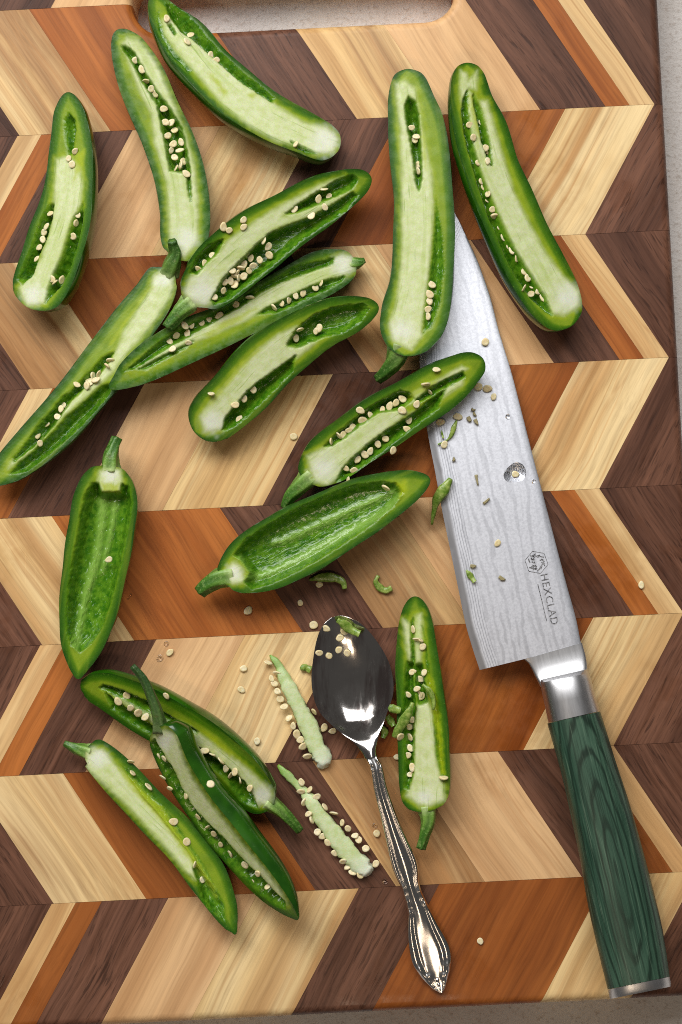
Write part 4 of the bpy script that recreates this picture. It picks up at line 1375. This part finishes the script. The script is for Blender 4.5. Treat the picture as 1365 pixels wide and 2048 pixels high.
def bar(p, q, w):
    a, b = np.array(p, float), np.array(q, float)
    d = (b - a) / np.linalg.norm(b - a)
    nrm = np.array([-d[1], d[0]]) * w / 2
    i = len(vs)
    for c_ in (a - nrm, a + nrm, b + nrm, b - nrm):
        vs.append(P(c_[0], c_[1], zk(c_[1]) + BL))
    fs.append((i, i + 1, i + 2, i + 3))


bar((1076, 1168), (1085, 1205), 1.5)
bar((1085, 1205), (1094, 1242), 1.2)
mesh_obj("underline", vs, fs, ETCH, knife, origin=P(1085, 1205, zk(1205)), smooth=False)
vs, fs = [], []
hc = np.array([1073.5, 1124.5])
hxp = [hc + 23.5 * np.array([math.cos(math.radians(t)), math.sin(math.radians(t))]) for t in range(10, 370, 60)]
for i in range(6):
    bar(hxp[i], hxp[(i + 1) % 6], 1.0)
for i in range(6):
    a, b = hxp[i], hxp[(i + 1) % 6]
    for k in range(4):
        if (i, k) in ((2, 1), (3, 2), (2, 2)):
            continue
        t = (k + 0.5) / 4
        m_ = a * (1 - t) + b * t
        inw = (hc - m_) / np.linalg.norm(hc - m_)
        c0 = m_ + inw * (4.5 + (k % 2) * 2)
        sd = np.array([-inw[1], inw[0]])
        bar(c0 - sd * 2.4, c0 + sd * 1.6 + inw * 3, 2.1)
        if (i + k) % 2 == 0:
            bar(c0 + inw * 3.5 - sd, c0 + inw * 6.5 + sd, 1.6)
for k, t in enumerate((-13, -6.5, 0, 6.5, 13)):
    ax_ = np.array([math.cos(math.radians(76)), math.sin(math.radians(76))])
    c0 = hc + ax_ * t + np.array([-7, 0])
    bar(c0 - (2.5, 1), c0 + (3, 1.5), 2.4)
    bar(c0 + (2, -2), c0 + (4.5, 2), 1.6)
mesh_obj("emblem", vs, fs, ETCH, knife, origin=P(1073, 1124, zk(1124)), smooth=False)

# ------------------------------------------------------------------ spoon
sp_base = P(770, 1600, 0)
spoon = empty("spoon", sp_base, "ornate silver teaspoon lying bowl up beside the knife", "spoon")
bowl_sp = [(672, 1232, 0), (674, 1240, 24), (680, 1258, 44), (690, 1295, 64), (700, 1340, 79), (707, 1375, 81.5), (713, 1405, 76), (720, 1437, 57), (727, 1460, 40), (733, 1480, 25), (738, 1500, 15), (742, 1515, 12)]
pts = [(x, y, w * w) for x, y, w in bowl_sp]
NS, MS = 90, 41
S, s = catmull(pts, NS, 0.35)
S[:, 2] = np.sqrt(np.maximum(S[:, 2], 0.05))
axd = np.array([742.0 - 672, 1515 - 1232])
axd /= np.linalg.norm(axd)
rt = np.array([-axd[1], axd[0]])
av = np.sin(np.linspace(-1, 1, MS) * math.pi / 2)
RIMZ = np.interp(S[:, 1], [1232, 1340, 1440, 1480, 1515], [0.0068, 0.0072, 0.0092, 0.0112, 0.0122])
dep = np.interp(S[:, 1], [1232, 1245, 1275, 1320, 1360, 1400, 1430, 1452, 1472, 1492, 1515], [0.0, 0.0014, 0.0040, 0.0058, 0.0063, 0.0061, 0.0053, 0.0036, 0.0015, 0.0003, 0.0])
dep = np.convolve(np.pad(dep, 4, mode='edge'), np.ones(9) / 9, 'valid')
vs, fs = [], []
for layer in (0, 1):
    for i in range(NS):
        for a in av:
            q = S[i, :2] + rt * a * S[i, 2]
            z = RIMZ[i] - dep[i] * (1 - abs(a) ** 2.2)
            crown = np.interp(S[i, 1], [1440, 1480, 1515], [0, 0.0009, 0.0014]) * (1 - a * a)
            t = 0.0011 if layer else 0.0
            edge = 0.0003 * (abs(a) ** 12)
            vs.append(P(q[0], q[1], z + crown - t * (1 + np.interp(S[i, 1], [1440, 1515], [0, 1.0])) - edge * (1 - layer)))
for layer in (0, 1):
    b0 = layer * NS * MS
    for i in range(NS - 1):
        for j in range(MS - 1):
            q = (b0 + i * MS + j, b0 + (i + 1) * MS + j, b0 + (i + 1) * MS + j + 1, b0 + i * MS + j + 1)
            fs.append(q if layer else q[::-1])
off = NS * MS
for i in range(NS - 1):
    for j in (0, MS - 1):
        q = (i * MS + j, (i + 1) * MS + j, off + (i + 1) * MS + j, off + i * MS + j)
        fs.append(q)
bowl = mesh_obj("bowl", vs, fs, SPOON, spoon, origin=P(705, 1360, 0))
bm = bmesh.new()
bm.from_mesh(bowl.data)
bmesh.ops.recalc_face_normals(bm, faces=bm.faces[:])
bm.to_mesh(bowl.data)
bm.free()
bowl.data.set_sharp_from_angle(angle=math.radians(60))

hs = [(741, 1508, 12.2), (746, 1520, 11.5), (753, 1536, 12.5), (761, 1577, 13.5), (777, 1631, 16), (795, 1686, 21), (809, 1727, 25.5), (816, 1752, 23), (820, 1768, 19), (829, 1797, 19.5), (838, 1823, 23), (848, 1864, 33), (860, 1902, 40), (866, 1925, 38.5), (872, 1948, 30), (877, 1966, 19), (881, 1978, 11), (883, 1986, 2)]
S, s = catmull(hs, 170, 0.6)
MH = 81
av = np.linspace(-1, 1, MH)
zc = np.interp(S[:, 1], [1508, 1540, 1600, 1700, 1800, 1900, 1986], [0.0110, 0.0118, 0.0112, 0.0080, 0.0050, 0.0032, 0.0016])
vs, fs = [], []
for i in range(len(S)):
    tg = S[min(i + 2, len(S) - 1), :2] - S[max(i - 2, 0), :2]
    tg /= np.linalg.norm(tg)
    r_ = np.array([-tg[1], tg[0]])
    y = S[i, 1]
    for layer in (0, 1):
        for a in av:
            q = S[i, :2] + r_ * a * S[i, 2]
            aa = abs(a)
            base = 0.0010 * math.sqrt(max(0, 1 - aa ** 4))
            # raised border cords, fluted middle
            amp = np.interp(y, [1515, 1545, 1940, 1965], [0.0, 1.0, 1.0, 0.15])
            cord = 0.00045 * math.exp(-((aa - 0.80) / 0.13) ** 2)
            mid = np.interp(y, [1540, 1740, 1770, 1830, 1900, 1950], [0.0007, 0.0008, 0.0011, 0.0006, -0.0003, -0.0003]) * math.exp(-(a / 0.33) ** 2)
            groove = -0.00045 * math.exp(-((aa - 0.56) / 0.11) ** 2)
            # little knots where the scrolls turn
            kn = 0.0
            for (ky, ka, kr) in ((1772, 0.75, 7), (1788, -0.7, 7), (1800, 0.7, 8), (1815, -0.8, 6), (1822, 0.75, 6), (1938, -0.72, 8), (1934, 0.78, 8), (1950, 0.55, 7), (1955, -0.6, 7), (1525, 0.7, 6), (1525, -0.7, 6), (1538, 0.8, 4), (1538, -0.8, 4)):
                kn += 0.0008 * math.exp(-((y - ky) / kr) ** 2 - ((a - ka) / 0.26) ** 2)
            z = zc[i] + base + amp * (cord + mid + groove) + kn
            if y > 1958:
                z += 0.0007 * max(0, math.cos(a * 9)) * max(0, math.sin((y - 1958) * 0.7)) * (1 - aa)
            if layer:
                z = zc[i] - 0.0006 * (1 - aa ** 4)
            vs.append(P(q[0], q[1], z))
st2 = 2 * MH
for i in range(len(S) - 1):
    for layer in (0, 1):
        o0, o1 = i * st2 + layer * MH, (i + 1) * st2 + layer * MH
        for j in range(MH - 1):
            q = (o0 + j, o1 + j, o1 + j + 1, o0 + j + 1)
            fs.append(q if layer else q[::-1])
    for j in (0, MH - 1):
        a, b = i * st2 + j, (i + 1) * st2 + j
        fs.append((a, b, b + MH, a + MH))
fs.append(tuple(list(range(MH)) + list(range(2 * MH - 1, MH - 1, -1))))
handle = mesh_obj("handle", vs, fs, SPOONH, spoon, origin=P(800, 1700, 0))
bm = bmesh.new()
bm.from_mesh(handle.data)
bmesh.ops.recalc_face_normals(bm, faces=bm.faces[:])
bm.to_mesh(handle.data)
bm.free()
handle.data.set_sharp_from_angle(angle=math.radians(60))

# ------------------------------------------------------------------ loose seeds
def spoon_z(px, py):
    i = np.argmin(np.abs([p[1] for p in bowl_sp] - np.array(py)))
    w = np.interp(py, [p[1] for p in bowl_sp], [p[2] for p in bowl_sp])
    cx = np.interp(py, [p[1] for p in bowl_sp], [p[0] for p in bowl_sp])
    a = min(1.0, abs(px - cx) / max(w, 1))
    rz = np.interp(py, [1232, 1340, 1440, 1480, 1515], [0.0068, 0.0072, 0.0092, 0.0112, 0.0122])
    dp = np.interp(py, [1232, 1245, 1275, 1320, 1360, 1400, 1435], [0.0, 0.0014, 0.0040, 0.0058, 0.0063, 0.0061, 0.0048])
    return rz - dp * (1 - a ** 2.2)


LOOSE = [
    (497, 1221, 'b', "small seed on the cherry wood below the hollowed pepper's stem"),
    (601, 1206, 'b', "shiny seed on walnut wood above the spoon bowl"),
    (628, 1250, 'b', "seed leaning on the upper left rim of the spoon bowl"),
    (488, 1337, 'b', "upper of two seeds on pale ash wood left of the nearer core"),
    (483, 1379, 'b', "lower of two seeds on pale ash wood left of the nearer core"),
    (754, 1667, 'b', "wet seed on pale wood just left of the spoon handle"),
    (515, 1482, 'b', "seed half hidden above the lower pepper's right shoulder"),
    (649, 1455, 'b', "left of two seeds tucked under the spoon neck"),
    (666, 1462, 'b', "right of two seeds tucked under the spoon neck"),
    (340, 1305, 'b', "seed on pale wood right of the hollowed left pepper's tip"),
    (588, 873, 'b', "lone seed on the ash and walnut joint at the board's middle"),
    (639, 1169, 'b', "seed beside a green scrap under the hollowed middle pepper"),
    (1283, 1170, 'b', "lone seed on the narrow cherry strip right of the knife"),
    (961, 1882, 'b', "lone seed on cherry wood between spoon handle and knife handle"),
    (546, 1037, 'b', "seed peeking from behind the hollowed middle pepper's upper edge"),
    (795, 1514, 'b', "seed on the board against the left side of the pepper by the spoon"),
    (971, 684, 'k', "topmost lone seed on the knife blade"),
    (957, 773, 'k', "seed tucked under the pepper tip on the blade"),
    (975, 777, 'k', "middle of three seeds by the pepper tip on the blade"),
    (988, 793, 'k', "outermost of three seeds by the pepper tip on the blade"),
    (916, 833, 'k', "round seed on the blade at the top of a thin green strand"),
    (881, 844, 'k', "brown seed on the blade under the pepper's lower edge"),
    (889, 889, 'k', "brown seed on the blade edge beside a thin green strand"),
    (1031, 948, 'k', "seed inside a water drop on the blade"),
    (996, 1086, 'k', "lone seed on the blade above the emblem"),
    (652, 1257, 's', "seed at the upper left of the spoon bowl"),
    (681, 1276, 's', "seed under the green scrap in the spoon bowl"),
    (689, 1263, 's', "small seed touching the green scrap in the spoon bowl"),
    (639, 1306, 's', "leftmost seed in the spoon bowl"),
    (659, 1312, 's', "lowest of the seeds in the spoon bowl"),
    (678, 1300, 's', "middle seed in the spoon bowl"),
    (695, 1306, 's', "rightmost seed in the spoon bowl"),
]
for (x, y, wh, lb) in LOOSE:
    if wh == 'b':
        z, nrm = 0.0006, (RNG.gauss(0, .12), RNG.gauss(0, .12), 1)
    elif wh == 'k':
        z, nrm = zk(y) + 0.0012 + 0.0005, (RNG.gauss(0, .1), RNG.gauss(0, .1), 1)
    else:
        z, nrm = spoon_z(x, y) + 0.0007, (RNG.gauss(0, .15), -0.25, 1)
    o = put_seed(P(x, y, z), nrm, None, scale=RNG.uniform(0.8, 1.0), flat=True)
    tag(o, lb, "seed", "loose pepper seeds")


# ------------------------------------------------------------------ scraps of flesh
def scrap(name, pts, label, wide=1.0, thick=0.0016, mat=None, group="scraps of green pepper flesh"):
    """pts: px, py, half width px, z m"""
    S, s = catmull(pts, 26, 0.6)
    n = 12
    vs, fs = [], []
    for i in range(len(S)):
        tg = S[min(i + 1, 25), :2] - S[max(i - 1, 0), :2]
        tg /= np.linalg.norm(tg) + 1e-9
        r_ = np.array([-tg[1], tg[0]])
        hw = max(S[i, 2], 0.3) * (1 + 0.10 * math.sin(i * 0.45 + pts[0][0]) + 0.05 * math.sin(i * 1.1))
        for k in range(n):
            a = 2 * math.pi * k / n
            ca = math.copysign(abs(math.cos(a)) ** 0.7, math.cos(a))
            sa = math.copysign(abs(math.sin(a)) ** 0.7, math.sin(a))
            q = S[i, :2] + r_ * hw * ca
            t = thick * min(1, hw / 4.0) * 0.5
            vs.append(P(q[0], q[1], S[i, 3] + t + t * sa + 0.0003 * math.sin(i * 0.3) * (1 if t > 0.0005 else 0.3)))
    for i in range(25):
        for k in range(n):
            j = (k + 1) % n
            fs.append((i * n + k, i * n + j, (i + 1) * n + j, (i + 1) * n + k))
    fs.append(tuple(range(n))[::-1])
    fs.append(tuple(25 * n + k for k in range(n)))
    o = mesh_obj(name, vs, fs, mat or SCRAP, None, origin=P(S[13, 0], S[13, 1], S[13, 3]))
    return tag(o, label, "pepper scrap", group)


kb = lambda y: zk(y) + 0.0012
scrap("flesh_scrap", [(619, 1160, 2, 0.0004), (640, 1155, 8, 0.0004), (670, 1156, 9, 0.0006), (686, 1164, 7, 0.0006), (690, 1178, 4, 0.0004)], "curved green scrap on walnut wood under the hollowed middle pepper", thick=0.0026)
scrap("flesh_scrap", [(757, 1151, 4, 0.0003), (752, 1163, 5, 0.0003), (760, 1175, 7, 0.0003), (772, 1181, 7, 0.0003), (784, 1176, 5, 0.0003)], "yellow-green crescent scrap on pale wood left of the knife heel", thick=0.0018)
scrap("flesh_scrap", [(902, 957, 5, kb(957)), (894, 970, 10, kb(970)), (884, 985, 11, kb(985)), (874, 1000, 9, kb(1000) - 0.001), (869, 1020, 6, 0.005), (864, 1050, 2, 0.002)], "green scrap hanging over the knife edge", thick=0.0034)
scrap("flesh_scrap", [(914, 841, 2, kb(841)), (909, 853, 5, kb(853)), (904, 868, 4, kb(868)), (896, 879, 2, kb(879)), (876, 889, 1.5, kb(889))], "thin green strand with a seed on the blade below the pepper", thick=0.0014)
scrap("flesh_scrap", [(883, 861, 1.8, kb(861)), (887, 876, 2.2, kb(876))], "tiny brown sliver standing near the blade edge", thick=0.0012)
scrap("flesh_scrap", [(933, 1140, 2, kb(1140)), (941, 1151, 6, kb(1151)), (950, 1164, 4, kb(1164))], "small bright green scrap on the blade near its heel", thick=0.0012)
scrap("flesh_scrap", [(601, 1338, 4, 0.0003), (610, 1335, 7, 0.0003), (622, 1340, 7, 0.0003)], "little green scrap at the spoon bowl's left rim", thick=0.0018)
scrap("flesh_scrap", [(675, 1240, 5, spoon_z(675, 1242)), (688, 1248, 9, spoon_z(688, 1250)), (703, 1260, 9, spoon_z(703, 1262)), (720, 1268, 7, spoon_z(720, 1270))], "green scrap at the top of the spoon bowl", thick=0.0028)
scrap("flesh_scrap", [(826, 1405, 4, 0.012), (818, 1425, 8, 0.012), (806, 1445, 10, 0.011), (795, 1463, 9, 0.009), (788, 1475, 4, 0.007)], "long torn green strip lying over the left side of the pepper by the spoon", thick=0.0030)
scrap("flesh_scrap", [(778, 1413, 5, 0.0095), (788, 1418, 9, 0.010), (802, 1421, 6, 0.0105)], "pale torn flap between the spoon and the pepper beside it", thick=0.0024)
scrap("flesh_scrap", [(845, 1369, 3, 0.0145), (857, 1378, 5, 0.0150), (866, 1395, 5, 0.0148), (868, 1412, 4, 0.0145), (866, 1420, 2, 0.014)], "curled green strip on top of the core of the pepper by the spoon", thick=0.0018)
scrap("flesh_scrap", [(774, 1432, 6, 0.003), (782, 1442, 8, 0.003), (788, 1452, 6, 0.003)], "soft green scrap beside the spoon neck", thick=0.0030)
scrap("flesh_scrap", [(762, 1452, 4, 0.0005), (770, 1464, 7, 0.0005), (766, 1476, 5, 0.0005)], "crushed green scrap on cherry wood right of the spoon neck", thick=0.0024)
frag = [(944, 816, 951, 820, "dark triangular seed chip above a cluster on the blade"), (948, 824, 953, 832, "upper chip in a cluster of broken seeds on the blade"), (937, 833, 942, 843, "left chip in a cluster of broken seeds on the blade"), (951, 838, 957, 850, "lowest chip in a cluster of broken seeds on the blade"),
        (906, 922, 909, 914, "tiny grey chip near the blade edge"), (954, 949, 957, 970, "wedge shaped seed chip at the blade's middle"), (967, 1007, 979, 996, "winged seed chip below the wedge chip on the blade"), (941, 1131, 953, 1133, "beige seed chip above the bright green scrap on the blade"), (999, 1152, 1011, 1160, "wet pale crumbs on the blade left of the lettering")]
T = NT("seed_chip")
n1 = T.noise(T.coord(), 700, 2)
T.bsdf(Base_Color=T.mix(n1, srgb(170, 158, 116), srgb(140, 132, 96)), Roughness=0.4)
CHIP = T.m
for q_, (x0, y0, x1, y1, lb) in enumerate(frag):
    rr_ = random.Random(q_ + 3)
    a_, b_ = np.array([x0, y0], float), np.array([x1, y1], float)
    d_ = b_ - a_
    pr = np.array([-d_[1], d_[0]]) / np.linalg.norm(d_)
    ou = [a_ - pr * rr_.uniform(1, 4), a_ + pr * rr_.uniform(2, 5), (a_ + b_) / 2 + pr * rr_.uniform(3, 6), b_ + pr * rr_.uniform(0, 3), b_ - pr * rr_.uniform(1, 3), (a_ + b_) / 2 - pr * rr_.uniform(0, 4)]
    cn = sum(ou) / len(ou)
    vs, fs = [], []
    for (k_, z_) in ((1.0, 0.0), (1.0, 0.0006), (0.72, 0.0010)):
        for p_ in ou:
            w_ = cn + (p_ - cn) * k_
            vs.append(P(w_[0], w_[1], kb(y0) + 0.0001 + z_))
    m_ = len(ou)
    for r_ in range(2):
        for k_ in range(m_):
            n_ = (k_ + 1) % m_
            fs.append((r_ * m_ + k_, r_ * m_ + n_, (r_ + 1) * m_ + n_, (r_ + 1) * m_ + k_))
    fs.append(tuple(range(2 * m_, 3 * m_)))
    fs.append(tuple(range(m_))[::-1])
    o = mesh_obj("seed_chip", vs, fs, CHIP, None, origin=P(cn[0], cn[1], kb(y0)), smooth=False)
    bm = bmesh.new()
    bm.from_mesh(o.data)
    bmesh.ops.recalc_face_normals(bm, faces=bm.faces[:])
    bm.to_mesh(o.data)
    bm.free()
    tag(o, lb, "seed chip", "broken seed chips on the blade")


# ------------------------------------------------------------------ water drops
def drop(x, y, r, z, label, hgt=0.22):
    rm = r * KPX / 1000
    c = P(x, y, z)
    vs, fs = [], []
    n, m = 36, 10
    for i in range(m):
        t = i / m
        for k in range(n):
            a = 2 * math.pi * k / n
            rr = rm * (1 - t) * (1 + 0.10 * math.sin(2 * a + x) + 0.06 * math.sin(3 * a + y))
            vs.append(c + np.array([rr * math.cos(a), rr * math.sin(a), rm * hgt * (1 - (1 - t) ** 2)]))
    vs.append(c + np.array([0, 0, rm * hgt]))
    vs.append(c)
    for i in range(m - 1):
        for k in range(n):
            j = (k + 1) % n
            fs.append((i * n + k, i * n + j, (i + 1) * n + j, (i + 1) * n + k))
    for k in range(n):
        fs.append(((m - 1) * n + k, (m - 1) * n + (k + 1) % n, m * n))
        fs.append(((k + 1) % n, k, m * n + 1))
    o = mesh_obj("water_drop", vs, fs, WATER, None, origin=c)
    return tag(o, label, "water drop", "water drops on board and blade")


drop(1031, 946, 21, zk(946) + 0.00125, "large water drop around a seed on the blade", 0.08)
drop(320, 1316, 7, 0.0003, "water drop on pale wood below a seed near the hollowed left pepper")
drop(333, 1287, 5, 0.0003, "small water drop just above a seed near the hollowed left pepper")
drop(750, 1651, 5, 0.0003, "water drop on pale wood above the wet seed by the spoon handle")
drop(770, 1762, 6, 0.0003, "water drop on walnut left of the spoon handle's waist")
drop(1016, 833, 5, zk(833) + 0.00125, "water drop on the blade near its spine above the seed in water")
drop(1068, 963, 4, zk(963) + 0.00125, "small water drop at the blade spine beside the seed in water")
drop(262, 1190, 3, 0.0003, "tiny juice drop on cherry wood right of the hollowed left pepper, uppermost of its pair")
drop(257, 1196, 2.5, 0.0003, "tiny juice drop on cherry wood right of the hollowed left pepper, lowest of its pair")
drop(726, 1497, 5, 0.0003, "water drop on cherry wood left of the spoon neck")

bpy.context.view_layer.update()


def nest(o, p):
    """make o a sub-part of p without moving it"""
    mw = o.matrix_world.copy()
    o.parent = p
    o.matrix_parent_inverse = p.matrix_world.inverted()
    o.matrix_basis = mw


knife_parts = {o.name.split('.')[0]: o for o in knife.children}
for nm in ("lettering", "underline", "emblem"):
    nest(knife_parts[nm], knife_parts["blade"])
nest(knife_parts["end_cap"], knife_parts["handle"])
bpy.context.view_layer.update()
print("triangles", sum(len(o.data.loop_triangles) or sum(len(p.vertices) - 2 for p in o.data.polygons) for o in SC.objects if o.type == 'MESH'))
